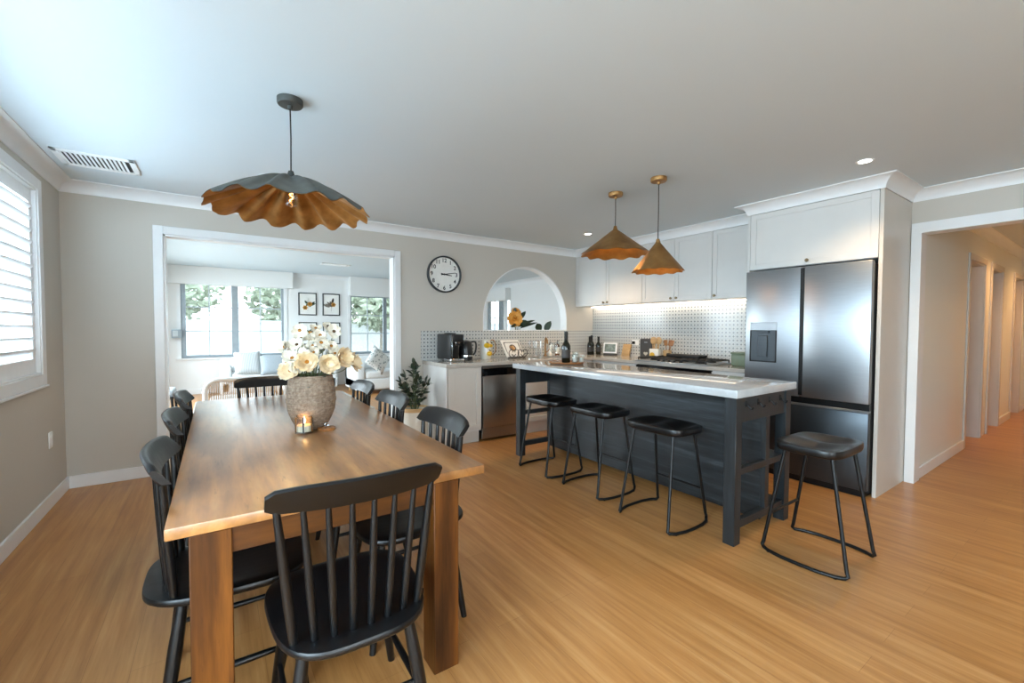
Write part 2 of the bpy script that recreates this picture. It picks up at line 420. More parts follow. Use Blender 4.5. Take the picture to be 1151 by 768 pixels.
# back wall with the wide doorway and the arch
DX0, DX1, DZ = -.365, 1.69, 2.105
AX0, AX1, AZ0, AZS = 2.86, 4.30, 1.26, 1.42
m = wall('b', 'y', YB, YB+.13, XL-.14, LX1, [(DX0, DX1, 0, DZ), (AX0, AX1, AZ0, ZC)], 'wall')
ar = (AX1-AX0)/2; ac = (AX0+AX1)/2
arc = [(ac+ar*math.cos(a), AZS+ar*math.sin(a)) for a in [PI*k/40 for k in range(41)]]
pts = [(AX0, ZC), (AX1, ZC)] + arc
m.prism(pts, 0, .13, mtx=T(0, YB+.13, 0) @ RX(90))
struct('wall_back', m, 'wall')
# white plaster lining of the arch
m = MB()
lin_o = [(AX1, AZ0)] + arc + [(AX0, AZ0)]
inn = [(ac+(x-ac)*.985, z-.012 if z > AZS else z) for x, z in lin_o]
for i in range(len(lin_o)-1):
    q = [lin_o[i], lin_o[i+1], inn[i+1], inn[i]]
    m.prism(q, 0, .134, mtx=T(0, YB+.132, 0) @ RX(90))
m.box(AX0, AX1, YB-.004, YB+.145, AZ0, AZ0+.012)
struct('trim_1', m, 'trim')
# right wall: hall opening
HOZ = 2.11
struct('wall_right', wall('r', 'x', XR, XR+.12, YF-.14, YB, [(-.05, 1.07, 0, HOZ)], 'wall'), 'wall')
struct('wall_rear', wall('f', 'y', YF-.14, YF, XL-.14, XR+.12, [(-.9, 1.5, .2, 2.2)], 'wall'), 'wall')
# hall
struct('wall_hall_left', wall('h', 'y', HY1, HY1+.12, XR+.12, HX1, [(6.74, 7.52, 0, 2.06), (7.93, 8.63, 0, 2.06), (9.6, 10.3, 0, 2.06)], 'w'), 'wall_hall')
struct('wall_hall_right', MB().box(XR+.12, HX1, HY0-.1, HY0, 0, ZC), 'wall_hall')
struct('wall_hall_end', MB().box(HX1, HX1+.1, HY0-.1, HY1+3, 0, ZC), 'wall_hall')
struct('wall_bedroom_back', MB().box(XR+.12, HX1, 3.2, 3.3, 0, ZC), 'wall_hall')
struct('wall_bedroom_divide', MB().box(7.66, 7.78, HY1+.12, 3.2, 0, ZC), 'wall_hall')
struct('wall_study_divide', MB().box(9.0, 9.1, HY1+.12, 3.2, 0, ZC), 'wall_hall')
struct('wall_kitchen_outer', MB().box(XR+.12, XR+.2, HY1+.12, YB, 0, ZC), 'wall_hall')
# living room
LW1 = (-.54, 1.20, .70, 2.20); LW2 = (2.56, 4.0, .68, 2.06)
struct('wall_living_far', wall('lf', 'y', LY1, LY1+.14, XL-.14, LX1+.14, [LW1, LW2], 'w'), 'wall_white')
LW3 = (9.0, 10.1, .55, 2.1); LW4 = (5.6, 9.4, .05, 2.2)
struct('wall_living_right', wall('lr', 'x', LX1, LX1+.14, YB, LY1, [LW3], 'w'), 'wall_white')
struct('wall_living_left', wall('ll', 'x', XL-.14, XL, YB+.13, LY1, [LW4], 'w'), 'wall_white')
struct('trim_2', MB().box(XL, DX0-.07, YB+.13, YB+.136, 0, ZC).box(DX1+.07, AX0, YB+.13, YB+.136, 0, ZC), 'wall_white')
# ---- door casings
def casing_y(name, x0, x1, zt, yf, w=.07, th=.018, depth=.13, mat='trim'):
    m = MB()
    for yy in (yf-th, yf+depth):
        m.box(x0-w, x0, yy, yy+th, 0, zt+w, .003); m.box(x1, x1+w, yy, yy+th, 0, zt+w, .003); m.box(x0, x1, yy, yy+th, zt, zt+w, .003)
    m.box(x0-.001, x0+.014, yf, yf+depth, 0, zt); m.box(x1-.014, x1+.001, yf, yf+depth, 0, zt); m.box(x0, x1, yf, yf+depth, zt-.014, zt+.001)
    return struct(name, m, mat)
casing_y('trim_3', DX0, DX1, DZ, YB)
m = MB(); w = .07; th = .018
for xx in (XR-th, XR+.12):
    m.box(xx, xx+th, 1.07-.014, 1.07+.05, 0, HOZ+w); m.box(xx, xx+th, -.05-w, -.05+.014, 0, HOZ+w); m.box(xx, xx+th, -.036, 1.056, HOZ-.014, HOZ+w)
m.box(XR, XR+.12, 1.056, 1.071, 0, HOZ); m.box(XR, XR+.12, -.051, -.036, 0, HOZ); m.box(XR, XR+.12, -.05, 1.07, HOZ-.014, HOZ+.001)
struct('trim_4', m, 'trim')
# ---- cornices (cove section) and skirtings
def cove_pts(c=.09, n=7):
    out = [(0, 0), (0, -c), (.006, -c)]
    for k in range(n+1):
        a = PI/2*k/n
        out.append((c-(c-.008)*math.cos(a), -c+(c-.008)*math.sin(a)))
    out += [(c, 0)]
    return out
def cove(p, q, inward, c=.09):
    """cove along p->q (xy), profile offset along inward"""
    p = Vector((p[0], p[1], 0)); q = Vector((q[0], q[1], 0)); d = (q-p); L = d.length; d.normalize(); n = Vector((inward[0], inward[1], 0))
    mt = Matrix(((n.x, 0, d.x, p.x), (n.y, 0, d.y, p.y), (0, 1, 0, ZC), (0, 0, 0, 1)))
    return cove_pts(c), L, mt
def cornice(name, segs, mat='trim'):
    m = MB()
    for sg in segs:
        p, q, n = sg[:3]; m0, m1 = sg[3:] if len(sg) > 3 else (0, 0)      # mitre factors at the two ends
        pr, L, mt = cove(p, q, n); t = bmesh.new()
        a = [t.verts.new((x, y, -m0*x)) for x, y in pr]; b = [t.verts.new((x, y, L+m1*x)) for x, y in pr]; k = len(pr)
        t.faces.new(a[::-1]); t.faces.new(b)
        for i in range(k): t.faces.new((a[i], a[(i+1) % k], b[(i+1) % k], b[i]))
        bmesh.ops.transform(t, matrix=mt, verts=t.verts); bmesh.ops.recalc_face_normals(t, faces=t.faces); m._merge(t)
    return struct(name, m, mat)
cornice('trim_5', [((XL, YF), (XL, YB), (1, 0)), ((XL, YB), (4.50, YB), (0, -1)), ((XR, YF), (XR, 1.125), (-1, 0)), ((XL, YF), (XR, YF), (0, 1))])
cornice('trim_6', [((XR, HY1), (HX1, HY1), (0, -1)), ((XR+.12, HY0), (HX1, HY0), (0, 1))], 'wall_hall')
cornice('trim_7', [((XL, LY1), (LX1, LY1), (0, -1)), ((XL, YB+.13), (XL, LY1), (1, 0)), ((LX1, YB+.13), (LX1, LY1), (-1, 0)), ((XL, YB+.13), (LX1, YB+.13), (0, 1))])
def skirt(name, segs, h=.1, th=.016):
    m = MB()
    for x0, x1, y0, y1 in segs: m.box(x0, x1, y0, y1, 0, h, .003)
    return struct(name, m, 'trim')
skirt('baseboard_left', [(XL, XL+.016, 1.13, YB), (XL, XL+.016, YF, -1.76)])
skirt('baseboard_back', [(XL, DX0-.07, YB-.016, YB), (DX1+.07, 2.03, YB-.016, YB)])
skirt('baseboard_right', [(XR-.016, XR, YF, -.12)])
skirt('baseboard_hall', [(XR+.138, 6.67, HY1-.016, HY1), (8.70, 9.53, HY1-.016, HY1), (10.37, HX1, HY1-.016, HY1), (HX1-.016, HX1, HY0, HY1)])
skirt('baseboard_living', [(XL, LX1, LY1-.016, LY1), (LX1-.016, LX1, YB+.13, LY1)])
# ---- hall doors
def hall_door(n, x0, x1, ang, hinge_left=True, dark=False):
    casing_y('trim_%d' % (7+n), x0, x1, 2.06, HY1, .065, .016, .12, 'cab_warm')
    L = x1-x0-.034
    m = MB().box(0, L, -.035, 0, .008, 2.04, .002)
    d = m.build('door_%d' % n, 'cab_warm'); d['kind'] = 'structure'
    if hinge_left: d.location = (x0+.017, HY1+.115, 0); d.rotation_euler = (0, 0, R(ang))
    else: d.location = (x1-.017, HY1+.115, 0); d.rotation_euler = (0, 0, R(180-ang))
    hy = MB()
    for z in (.25, 1.85): hy.box(-.012, .014, -.052, -.036, z-.05, z+.05, .002).tube([(-.004, -.045, z-.055), (-.004, -.045, z+.055)], .007, 8)
    hy.build('hinge', 'black_metal', d)
    hd = MB()
    for s in (-.06, .025): hd.tube([(L-.06, s, 1.0), (L-.06, s+(-.02 if s < 0 else .02), 1.0), (L-.17, s+(-.02 if s < 0 else .02), 1.0)], .009, 8)
    hd.box(L-.08, L-.04, -.041, .006, .9, 1.06, .002)
    hd.build('door_handle', 'black_metal', d)
    return d
hall_door(1, 6.74, 7.52, 84)
hall_door(2, 7.93, 8.63, 82, hinge_left=False)
hall_door(3, 9.6, 10.3, 12)
# ---- plantation-shuttered window on the left wall
def win1():
    y0, y1, z0, z1 = WIN1
    r = MB(); w = .075
    for a0, a1, b0, b1 in ((y0-w, y0, z0-w, z1+w), (y1, y1+w, z0-w, z1+w), (y0, y1, z1, z1+w), (y0, y1, z0-w, z0)):
        r.box(XL-.001, XL+.02, a0, a1, b0, b1, .003)
    r.box(XL-.14, XL+.01, y0, y0+.012, z0, z1).box(XL-.14, XL+.01, y1-.012, y1, z0, z1).box(XL-.14, XL+.01, y0, y1, z0, z0+.012).box(XL-.14, XL+.01, y0, y1, z1-.012, z1)
    o = struct('window_1', r, 'trim')
    f = MB()
    n = 4; pw = (y1-y0-.024)/n
    for k in range(n):
        a = y0+.012+k*pw; b = a+pw
        f.box(XL-.045, XL-.012, a+.002, a+.05, z0+.013, z1-.013, .002).box(XL-.045, XL-.012, b-.05, b-.002, z0+.013, z1-.013, .002)
        f.box(XL-.045, XL-.012, a+.05, b-.05, z1-.10, z1-.013, .002).box(XL-.045, XL-.012, a+.05, b-.05, z0+.013, z0+.11, .002)
    f.build('shutter_frame', 'shutter', o)
    lv = MB()
    for k in range(n):
        a = y0+.012+k*pw+.052; b = y0+.012+(k+1)*pw-.052
        zz = z0+.155; step = .0795
        while zz < z1-.13:
            lv.sphere((0, 0, 0), (.042, (b-a)/2, .0055), 10, 6) if False else None
            pr = [(.043*math.cos(t), .0065*math.sin(t)) for t in [2*PI*j/12 for j in range(12)]]
            lv.prism(pr, a, b, mtx=T(XL-.030, 0, zz) @ RY(-36) @ Matrix(((1, 0, 0, 0), (0, 0, 1, 0), (0, 1, 0, 0), (0, 0, 0, 1))))
            zz += step
    lv.build('louvre_blades', 'shutter', o)
    g = MB().box(XL-.125, XL-.121, y0+.05, y1-.05, z0+.05, z1-.05); g.build('window_pane', 'glass', o, 0)
    fr = MB()
    for a0, a1, b0, b1 in ((y0+.012, y0+.05, z0, z1), (y1-.05, y1-.012, z0, z1), (y0, y1, z1-.05, z1-.012), (y0, y1, z0+.012, z0+.05), ((y0+y1)/2-.03, (y0+y1)/2+.03, z0, z1)):
        fr.box(XL-.139, XL-.105, a0, a1, b0, b1)
    fr.build('window_frame', 'white', o)
    MB().box(XL, XL+.03, y0-w, y1+w, z0-w-.016, z0-w, .003).build('window_sill', 'trim', o)
win1()
def plain_window(name, axis, p, a0, a1, z0, z1, panes, bars=(1, 2), fm='alu', fw=.055, thick=(), inward=-1):
    """aluminium window in a wall hole. axis 'y': wall plane y=p, runs x. Sashes given as list of (u0,u1)"""
    m = MB(); g = MB(); bb = MB()
    def B(mm, u0, u1, zz0, zz1, d0, d1):
        if axis == 'y': mm.box(u0, u1, p+d0, p+d1, zz0, zz1)
        else: mm.box(p+d0, p+d1, u0, u1, zz0, zz1)
    for i, (u0, u1) in enumerate(panes):
        l, rr = thick[i] if thick else (fw, fw)
        B(m, u0, u0+l, z0, z1, .03, .09); B(m, u1-rr, u1, z0, z1, .03, .09); B(m, u0+l, u1-rr, z0, z0+fw, .03, .09); B(m, u0+l, u1-rr, z1-fw, z1, .03, .09)
        B(g, u0+l, u1-rr, z0+fw, z1-fw, .058, .063)
        nv, nh = bars
        for k in range(nv):
            x = u0+l+(u1-rr-u0-l)*(k+1)/(nv+1); B(bb, x-.011, x+.011, z0+fw, z1-fw, .052, .069)
        for k in range(nh):
            z = z0+fw+(z1-z0-2*fw)*(k+1)/(nh+1); B(bb, u0+l, u1-rr, z-.011, z+.011, .051, .070)
    o = struct(name, m, fm)
    g.build('window_pane', 'glass', o, 0)
    if bars != (0, 0): bb.build('glazing_bars', 'gridbar', o)
    return o
def reveal_y(a0, a1, z0, z1, o, p=LY1):
    m = MB(); w = .06
    m.box(a0-w, a0, p-.016, p, z0-w, z1+w).box(a1, a1+w, p-.016, p, z0-w, z1+w).box(a0, a1, p-.016, p, z1, z1+w)
    m.box(a0-w-.02, a1+w+.02, p-.05, p+.03, z0-.03, z0, .004)
    m.build('window_surround', 'trim', o)
o = plain_window('window_2', 'y', LY1, LW1[0], LW1[1], LW1[2], LW1[3], [(-.54, .33), (.33, 1.20)], (1, 2), thick=((.075, .06), (.06, .045)))
reveal_y(*LW1, o)
o = plain_window('window_3', 'y', LY1, LW2[0], LW2[1], LW2[2], LW2[3], [(2.56, 3.36), (3.36, 4.0)], (1, 2), thick=((.03, .03), (.05, .05)))
reveal_y(*LW2, o)
plain_window('window_4', 'x', LX1, LW3[0], LW3[1], LW3[2], LW3[3], [(9.0, 9.5), (9.5, 10.1)], (1, 2), thick=((.03, .09), (.06, .04)))
plain_window('window_5', 'x', XL-.14, LW4[0], LW4[1], LW4[2], LW4[3], [(5.6, 7.5), (7.5, 9.4)], (0, 0))  # unseen opening put in to light the living room
plain_window('window_6', 'x', XL-.14, WIN2[0], WIN2[1], WIN2[2], WIN2[3], [(-1.75, -.31), (-.31, 1.12)], (0, 0))  # unseen glazing placed to bring in side light
plain_window('window_7', 'y', YF-.14, -.9, 1.5, .2, 2.2, [(-.9, .3), (.3, 1.5)], (0, 0))  # unseen rear window, sized for the light it lets in
# ---- outside
struct('ground_outside', MB().box(-16, 30, -16, 40, -.35, -.25), 'lawn')
struct('wall_garden', MB().box(-14, 18, 17.2, 17.4, -.3, 1.45).box(-14, 18, 17.15, 17.45, 1.45, 1.52), 'fence')
# ---- camera
Fpx = 486.06; yaw, pit, rol = .600899, .0314878, -.0032174
fw = Vector((math.sin(yaw)*math.cos(pit), math.cos(yaw)*math.cos(pit), -math.sin(pit)))
rt = Vector((math.cos(yaw), -math.sin(yaw), 0)); dn = fw.cross(rt)
rt2 = rt*math.cos(rol)+dn*math.sin(rol); dn2 = -rt*math.sin(rol)+dn*math.cos(rol)
cam = bpy.data.cameras.new('camera'); cam.sensor_width = 36; cam.lens = Fpx/1151*36; cam.clip_start = .05; cam.clip_end = 200
co = bpy.data.objects.new('camera', cam); COL.objects.link(co)
mt = Matrix((rt2, -dn2, -fw)).transposed().to_4x4(); mt.translation = (0, 0, 1.30); co.matrix_world = mt
SC.camera = co
# ================================================================ KITCHEN
def shaker(m, w, h, th=.024, rail=.06, rec=.012):
    """shaker door panel in local x(0..w), z(0..h), front at y=0 facing -y"""
    m.box(0, w, rec, th, 0, h)
    m.box(0, rail, 0, rec+.001, 0, h, .0015).box(w-rail, w, 0, rec+.001, 0, h, .0015).box(rail, w-rail, 0, rec+.001, 0, rail, .0015).box(rail, w-rail, 0, rec+.001, h-rail, h, .0015)
    return m
KNOB = [(0, 0), (.007, 0), (.007, .012), (.014, .016), (.0155, .022), (.012, .027), (0, .028)]
def knob(parent, x, z):
    return MB().lathe(KNOB, 16, mtx=T(x, 0, z) @ RX(90)).build('knob', 'knob', parent)
# ---- base run on the back wall
CT = .91
c = thing('base_cabinet', 'white shaker base cabinet with side panel beside the pot plant', 'cabinet', (2.03, 4.2, 0))
MB().box(.016, .44, .022, .62, .14, .868).build('body', 'cab', c)
MB().box(0, .016, .005, .625, 0, .868, .001).build('side_panel', 'cab', c)
d = shaker(MB(), .41, .70).build('door', 'cab_warm', c); d.location = (.022, 0, .155)
MB().box(.018, .44, 0, .02, .858, .868).build('top_rail', 'cab_warm', c)
MB().box(.20, .44, .07, .085, 0, .14).box(.016, .2, .07, .085, 0, .14).build('kickboard', 'cab_warm', c)
dw = thing('dishwasher', 'stainless steel dishwasher under the back counter', 'dishwasher', (2.485, 4.2, 0))
MB().box(0, .595, .03, .60, .10, .866).build('body', 'black_plastic', dw)
MB().box(.004, .591, 0, .03, .16, .745, .004, 2).build('door', 'dw_steel', dw)
p = MB().box(.004, .591, .004, .03, .752, .838, .003).build('control_panel', 'black_gloss', dw)
MB().box(.004, .591, 0, .03, .838, .862, .003).build('top_trim', 'dw_steel', dw)
MB().tube([(.03, -.0, .748), (.03, -.012, .748), (.565, -.012, .748), (.565, 0, .748)], .006, 8).build('handle', 'dw_steel', dw)
MB().box(.004, .591, .02, .05, .03, .155, .003).build('kick_plate', 'dw_steel', dw)
c = thing('base_cabinet', 'white base cabinet under the sink, right of the dishwasher', 'cabinet', (3.09, 4.2, 0))
MB().box(0, 1.10, .022, .62, .14, .868).build('body', 'cab', c)
for k in range(2):
    d = shaker(MB(), .545, .70).build('door', 'cab_warm', c); d.location = (.002+k*.55, 0, .155)
    knob(d, .05 if k else .495, .66)
MB().box(0, 1.10, .07, .085, 0, .14).build('kickboard', 'cab_warm', c)
# ---- right run
def rcab(label, y0, y1, ndoor, drawers=0):
    """cabinet on right wall, front plane x=4.2, spans y0..y1. local x runs to -Y"""
    c = thing('base_cabinet', label, 'cabinet', (4.2, y1, 0), -90); W = y1-y0
    MB().box(0, W, .022, .62, .14, .868).build('body', 'cab', c)
    MB().box(0, W, .07, .085, 0, .14).build('kickboard', 'cab', c)
    if drawers:
        zz = [(.155, .38), (.39, .62), (.63, .855)]
        for a, b in zz:
            d = shaker(MB(), W-.006, b-a, rail=.04).build('drawer', 'cab', c); d.location = (.003, 0, a); knob(d, W/2, (b-a)/2)
    else:
        for k in range(ndoor):
            d = shaker(MB(), W/ndoor-.005, .70).build('door', 'cab', c); d.location = (.0025+k*W/ndoor, 0, .155); knob(d, .05 if k else W/ndoor-.06, .64)
    return c
rcab('white base cabinet in the corner left of the hob', 3.47, 4.2, 1)
rcab('white drawer cabinet between the hob and the fridge', 2.14, 2.50, 1, 3)
ov = thing('oven', 'black built-in oven under the gas hob', 'oven', (4.2, 3.47, 0), -90)
MB().box(0, .97, .03, .60, .05, .866).build('body', 'black_plastic', ov)
MB().box(.005, .965, 0, .03, .15, .74, .004).build('door', 'black_gloss', ov)
MB().box(.005, .965, -.003, .03, .75, .862, .004).build('control_panel', 'black_gloss', ov)
MB().tube([(.08, 0, .70), (.08, -.04, .70), (.89, -.04, .70), (.89, 0, .70)], .011, 10).build('handle', 'steel', ov)
for k in range(5): MB().lathe([(0, 0), (.02, 0), (.018, .022), (0, .024)], 16, mtx=T(.2+k*.14, 0, .807) @ RX(90)).build('knob', 'steel', ov)
# ---- continuous worktop
m = MB().box(2.02, XR, 4.185, YB-.002, .87, CT, .004).box(4.185, XR-.002, 2.135, 4.19, .87, CT, .004)
wt = m.build('worktop', 'counter'); tag(wt, 'long grey-beige L-shaped kitchen worktop along two walls', 'worktop')
# ---- tiled splashbacks
o = MB().box(2.007, XR, YB-.008, YB, CT, AZ0).build('splashback_back', 'tile_x'); o['kind'] = 'structure'; o.name = 'wall_splashback_back'
o = MB().box(XR-.008, XR, 2.135, YB-.008, CT, 1.62).build('wall_splashback_right', 'tile_y'); o['kind'] = 'structure'
# ---- upper cabinets (right wall)
UX, UZ0, UZ1 = 4.47, 1.62, 2.36
def upper(label, y0, y1, doors, x=UX, z0=UZ0, z1=UZ1):
    c = thing('wall_cabinet', label, 'cabinet', (x, y1, z0), -90); W = y1-y0; H = z1-z0
    MB().box(0, W, .022, XR-x, 0, H).build('body', 'cab', c)
    w = W/len(doors)
    for k, kx in enumerate(doors):
        d = shaker(MB(), w-.004, H-.004, rail=.05, rec=.007).build('door', 'cab', c); d.location = (.002+k*w, 0, .002)
        knob(d, w/2 if kx == 'c' else (.035 if kx == 'l' else w-.04), .035)
    return c
upper('white shaker wall cabinet with two doors nearest the arch', 3.61, 4.835, ['r', 'l'])
upper('white shaker wall cabinet with two doors above the hob', 2.673, 3.608, ['r', 'l'])
upper('narrow white shaker wall cabinet beside the fridge', 2.134, 2.671, ['l'])
upper('wide white shaker cabinet directly above the fridge', 1.152, 2.111, ['c'], 4.16, 1.845, 2.36)
tag(MB().box(4.16, XR-.001, 1.125, 1.151, 0, 2.36, .0015).build('end_panel', 'cab_warm'), 'tall white panel on the hallway side of the fridge', 'cabinet panel')
tag(MB().box(4.16, XR-.001, 2.112, 2.133, 0, 2.36, .0015).build('end_panel', 'cab'), 'tall white panel between the fridge and the hob counter', 'cabinet panel')
cornice('trim_11', [((UX, 2.134), (UX, YB), (-1, 0)), ((4.16, 1.125), (4.16, 2.134), (-1, 0), 1, 1), ((4.16, 1.125), (XR, 1.125), (0, -1), 1, 0), ((4.16, 2.134), (UX, 2.134), (0, 1), 1, 0)])
struct('trim_12', MB().box(UX+.001, XR, 2.134, YB, 2.361, ZC).box(4.161, XR, 1.126, 2.133, 2.361, ZC), 'cab')
st = MB().box(4.765, 4.785, 2.16, 4.80, UZ0-.010, UZ0).build('light_strip', 'led'); tag(st, 'glowing strip light under the white wall cabinets', 'light')
# ---- refrigerator
fr = thing('refrigerator', 'large stainless french-door refrigerator with water dispenser', 'fridge', (4.07, 2.095, 0), -90)
W = .935
MB().box(0, W, .062, .70, .03, 1.80, .004).build('body', 'fridge_side', fr)
for k in range(2):
    d = MB().box(0, W/2-.004, 0, .06, .725, 1.822, .006, 2)
    d = d.build('door', 'steel', fr); d.location = (k*(W/2+.004), 0, 0)
    MB().box(W/2-.016 if k == 0 else -.0035, W/2-.0005 if k == 0 else .012, -.001, .012, .74, 1.81, .001).build('handle_recess', 'black_metal', d)
    if k == 0:
        x0, x1 = .045, .275
        ds = MB().box(x0, x1, -.004, .004, 1.285, 1.355, .003).build('dispenser_panel', 'steel', d)
        MB().box(x0, x0+.012, -.004, .002, 1.0, 1.285, .001).box(x1-.012, x1, -.004, .002, 1.0, 1.285, .001).box(x0, x1, -.004, .002, 1.0, 1.012, .001).build('dispenser_frame', 'black_metal', d)
        MB().box(x0+.012, x1-.012, -.0022, .001, 1.012, 1.285).build('dispenser_recess', 'steel_dark', d)
        MB().box(x0+.075, x1-.075, -.012, -.001, 1.05, 1.24, .003).box(x0+.06, x1-.06, -.03, -.001, 1.262, 1.282, .002).build('dispenser_paddle', 'steel_dark', d)
dr = MB().box(0, W, 0, .06, .055, .655, .006, 2).build('freezer_drawer', 'steel_dark', fr)
MB().box(0, W, -.002, .055, .655, .672, .002).build('handle', 'steel', dr)
MB().box(0, W, .02, .06, .672, .725).build('drawer_recess', 'black_metal', fr)
MB().box(.02, W-.02, .03, .6, .0, .05).build('plinth', 'black_metal', fr)
# ---- gas hob
hb = thing('gas_hob', 'stainless gas hob with black cast-iron grates', 'hob', (4.16, 3.46, CT), -90)
MB().box(0, .94, 0, .52, .0, .014, .004).build('tray', 'steel', hb)
for x, y, r in ((.17, .15, .035), (.17, .37, .045), (.47, .26, .06), (.77, .15, .045), (.77, .37, .035)):
    b = MB().lathe([(0, .014), (r*1.25, .014), (r*1.2, .022), (r, .026), (r, .032), (0, .034)], 20, mtx=T(x, y, 0)).build('burner', 'iron', hb)
for k in range(3):
    x0 = .03+k*.295; g = MB()
    pts = [(x0, .04), (x0+.28, .04), (x0+.28, .48), (x0, .48)]
    g.tube([(x, y, .044) for x, y in pts], .007, 6, closed=True)
    for q in (.14, .26, .38): g.tube([(x0, q, .046), (x0+.28, q, .046)], .006, 6)
    for q in (.07, .14, .21): g.tube([(x0+q, .04, .046), (x0+q, .48, .046)], .006, 6)
    for x, y in pts: g.tube([(x, y, .014), (x, y, .046)], .007, 6)
    g.build('grate', 'iron', hb)
for k in range(5): MB().lathe([(0, 0), (.016, 0), (.014, .02), (0, .021)], 14, mtx=T(.33+k*.07, .02, .014)).build('knob', 'iron', hb)
gp = thing('griddle_pan', 'flat grey griddle pan lying across the back grates of the hob', 'pan', (4.53, 3.02, CT+.053), -90)
MB().box(-.21, .21, -.075, .11, 0, .03, .008, 2).build('pan_body', 'iron', gp)
MB().tube([(-.21, .0, .022), (-.25, .0, .03), (-.25, .04, .03), (-.21, .04, .022)], .005, 6).tube([(.21, .0, .022), (.25, .0, .03), (.25, .04, .03), (.21, .04, .022)], .005, 6).build('handle', 'iron', gp)
# ---- island
isl = thing('kitchen_island', 'charcoal kitchen island with thick pale stone top and open ends', 'kitchen island', (2.49, 1.32, 0))
IW, IL = .76, 2.30
MB().box(0, IW, 0, IL, .892, .94, .003, 2).build('countertop', 'stone', isl)
for x in (.03, IW-.10):
    for y in (.02, IL-.09):
        MB().box(x, x+.07, y, y+.07, 0, .892, .002).build('leg', 'island_leg', isl)
for nm, y in (('near', .03), ('far', IL-.065)):
    MB().box(.10, IW-.10, y, y+.035, .735, .892, .002).build('apron', 'island_leg', isl)
    MB().box(.10, IW-.10, y, y+.035, .415, .455, .002).build('rail', 'island_leg', isl)
    MB().box(.10, IW-.10, y, y+.035, .09, .14, .002).build('rail', 'island_leg', isl)
MB().box(.43, .455, .066, IL-.066, .05, .892, .001).build('front_panel', 'island', isl)
for yy in (.035, IL-.066): MB().box(.425, .475, yy, yy+.031, .09, .735, .001).build('end_post', 'island_leg', isl)
MB().box(.455, IW-.03, .066, IL-.066, .425, .45).build('shelf', 'island', isl)
MB().box(.455, IW-.03, .066, IL-.066, .10, .13).build('shelf', 'island', isl)
MB().box(.455, IW-.04, .62, .645, .13, .892).build('divider', 'island', isl)
MB().box(IW-.06, IW-.04, .645, IL-.07, .05, .892).build('back_panel', 'island', isl)
for k in range(4):
    x = .16+k*.145
    MB().tube(catmull([(x, .03, .838), (x, .018, .836), (x, .006, .822), (x, -.002, .815), (x, -.010, .820), (x, -.014, .832)], 4), .005, 8).box(x-.010, x+.010, .026, .031, .825, .862, .002).build('hook', 'black_metal', isl)
# ---- bar stools
def stool():
    r = thing('bar_stool', '', 'bar stool', (0, 0, 0), 0, 'black bar stools around the island')
    # local: x = long seat axis, y = side-loop direction (+y faces away from the sitter's knees)
    HW, HD = .225, .165; SZ = .66
    def edge(a):
        n = 4.6; c, s_ = math.cos(a), math.sin(a)
        k = (abs(c)**n+abs(s_)**n)**(-1/n)
        x = HW*c*k; y = HD*s_*k
        if y < 0: y *= 1-.16*(1-(x/HW)**2)*0 + .0
        return x, y
    def dip(x, y):
        u = x/HW; v = y/HD
        d = -.028*(1-v*v)*(math.cos(PI*(abs(u)-.5)*1.0)**2)*(1-.1*abs(u)) - .012*(1-u*u)*(1-abs(v))
        return d+.010*max(0, v)**2*0
    def top(u, v):
        a = 2*PI*u; x, y = edge(a); return (x*v, y*v, SZ+dip(x*v, y*v)*(1-v**6)+(-.006 if v > .97 else 0))
    def und(u, v):
        a = 2*PI*u; x, y = edge(a); q = .93; return (x*q*v, y*q*v, SZ-.052)
    def rim(u, v):
        a = 2*PI*u; x, y = edge(a); prof = [(1.0, -.006), (1.010, -.012), (1.012, -.036), (.985, -.047), (.93, -.052)]
        i = min(3, int(v*4)); f = v*4-i; p = prof[i]; q = prof[i+1]; s_ = p[0]+(q[0]-p[0])*f
        return (x*s_, y*s_, SZ+p[1]+(q[1]-p[1])*f)
    MB().surf(top, 56, 12, True).surf(und, 56, 3, True).surf(rim, 56, 9, True).build('seat', 'black', r, 50)
    for s in (-1, 1):
        xt, xb = .155*s, .195*s
        path = [(xt, -.115, SZ-.05), (xt+(xb-xt)*.95, -.205, .045)]
        path += [(xb, -.212, .022), (xb+.006*s, -.200, .010), (xb+.028*s, -.165, .0095), (xb+.045*s, -.09, .0095), (xb+.048*s, 0, .0095), (xb+.045*s, .09, .0095), (xb+.028*s, .165, .0095), (xb+.006*s, .200, .010), (xb, .212, .022)]
        path += [(xt+(xb-xt)*.95, .205, .045), (xt, .115, SZ-.05)]
        MB().tube(path, .0100, 10).build('leg_frame', 'black_metal', r)
        MB().lathe([(0, 0), (.008, 0), (.009, .004), (0, .005)], 10, mtx=T(xb+.028*s, -.165, -.0002)).lathe([(0, 0), (.008, 0), (.009, .004), (0, .005)], 10, mtx=T(xb+.028*s, .165, -.0002)).build('glide', 'black_plastic', r)
    zz = .215; k = (SZ-zz)/(SZ-.045)
    MB().tube([(-.155-.038*k, .115+.09*k, zz), (0, .115+.09*k, zz), (.155+.038*k, .115+.09*k, zz)], .0085, 10).build('footrest', 'black_metal', r)
    return r
st0 = stool()
# (x, y, rotation, label)
SP = [(2.545, 3.075, -90, 'black bar stool farthest along the island, nearest the dishwasher'),
      (2.565, 2.485, -90, 'second black bar stool from the dishwasher end of the island'),
      (2.53, 1.845, -90, 'third black bar stool from the dishwasher, nearest the island corner post'),
      (2.86, 1.035, 0, 'black bar stool standing alone at the open end beside the fridge')]
for i, (x, y, a, lb) in enumerate(SP):
    if i == 0: st0.location = (x, y, 0); st0.rotation_euler = (0, 0, R(a)); st0['label'] = lb
    else: dup(st0, (x, y, 0), a, lb)
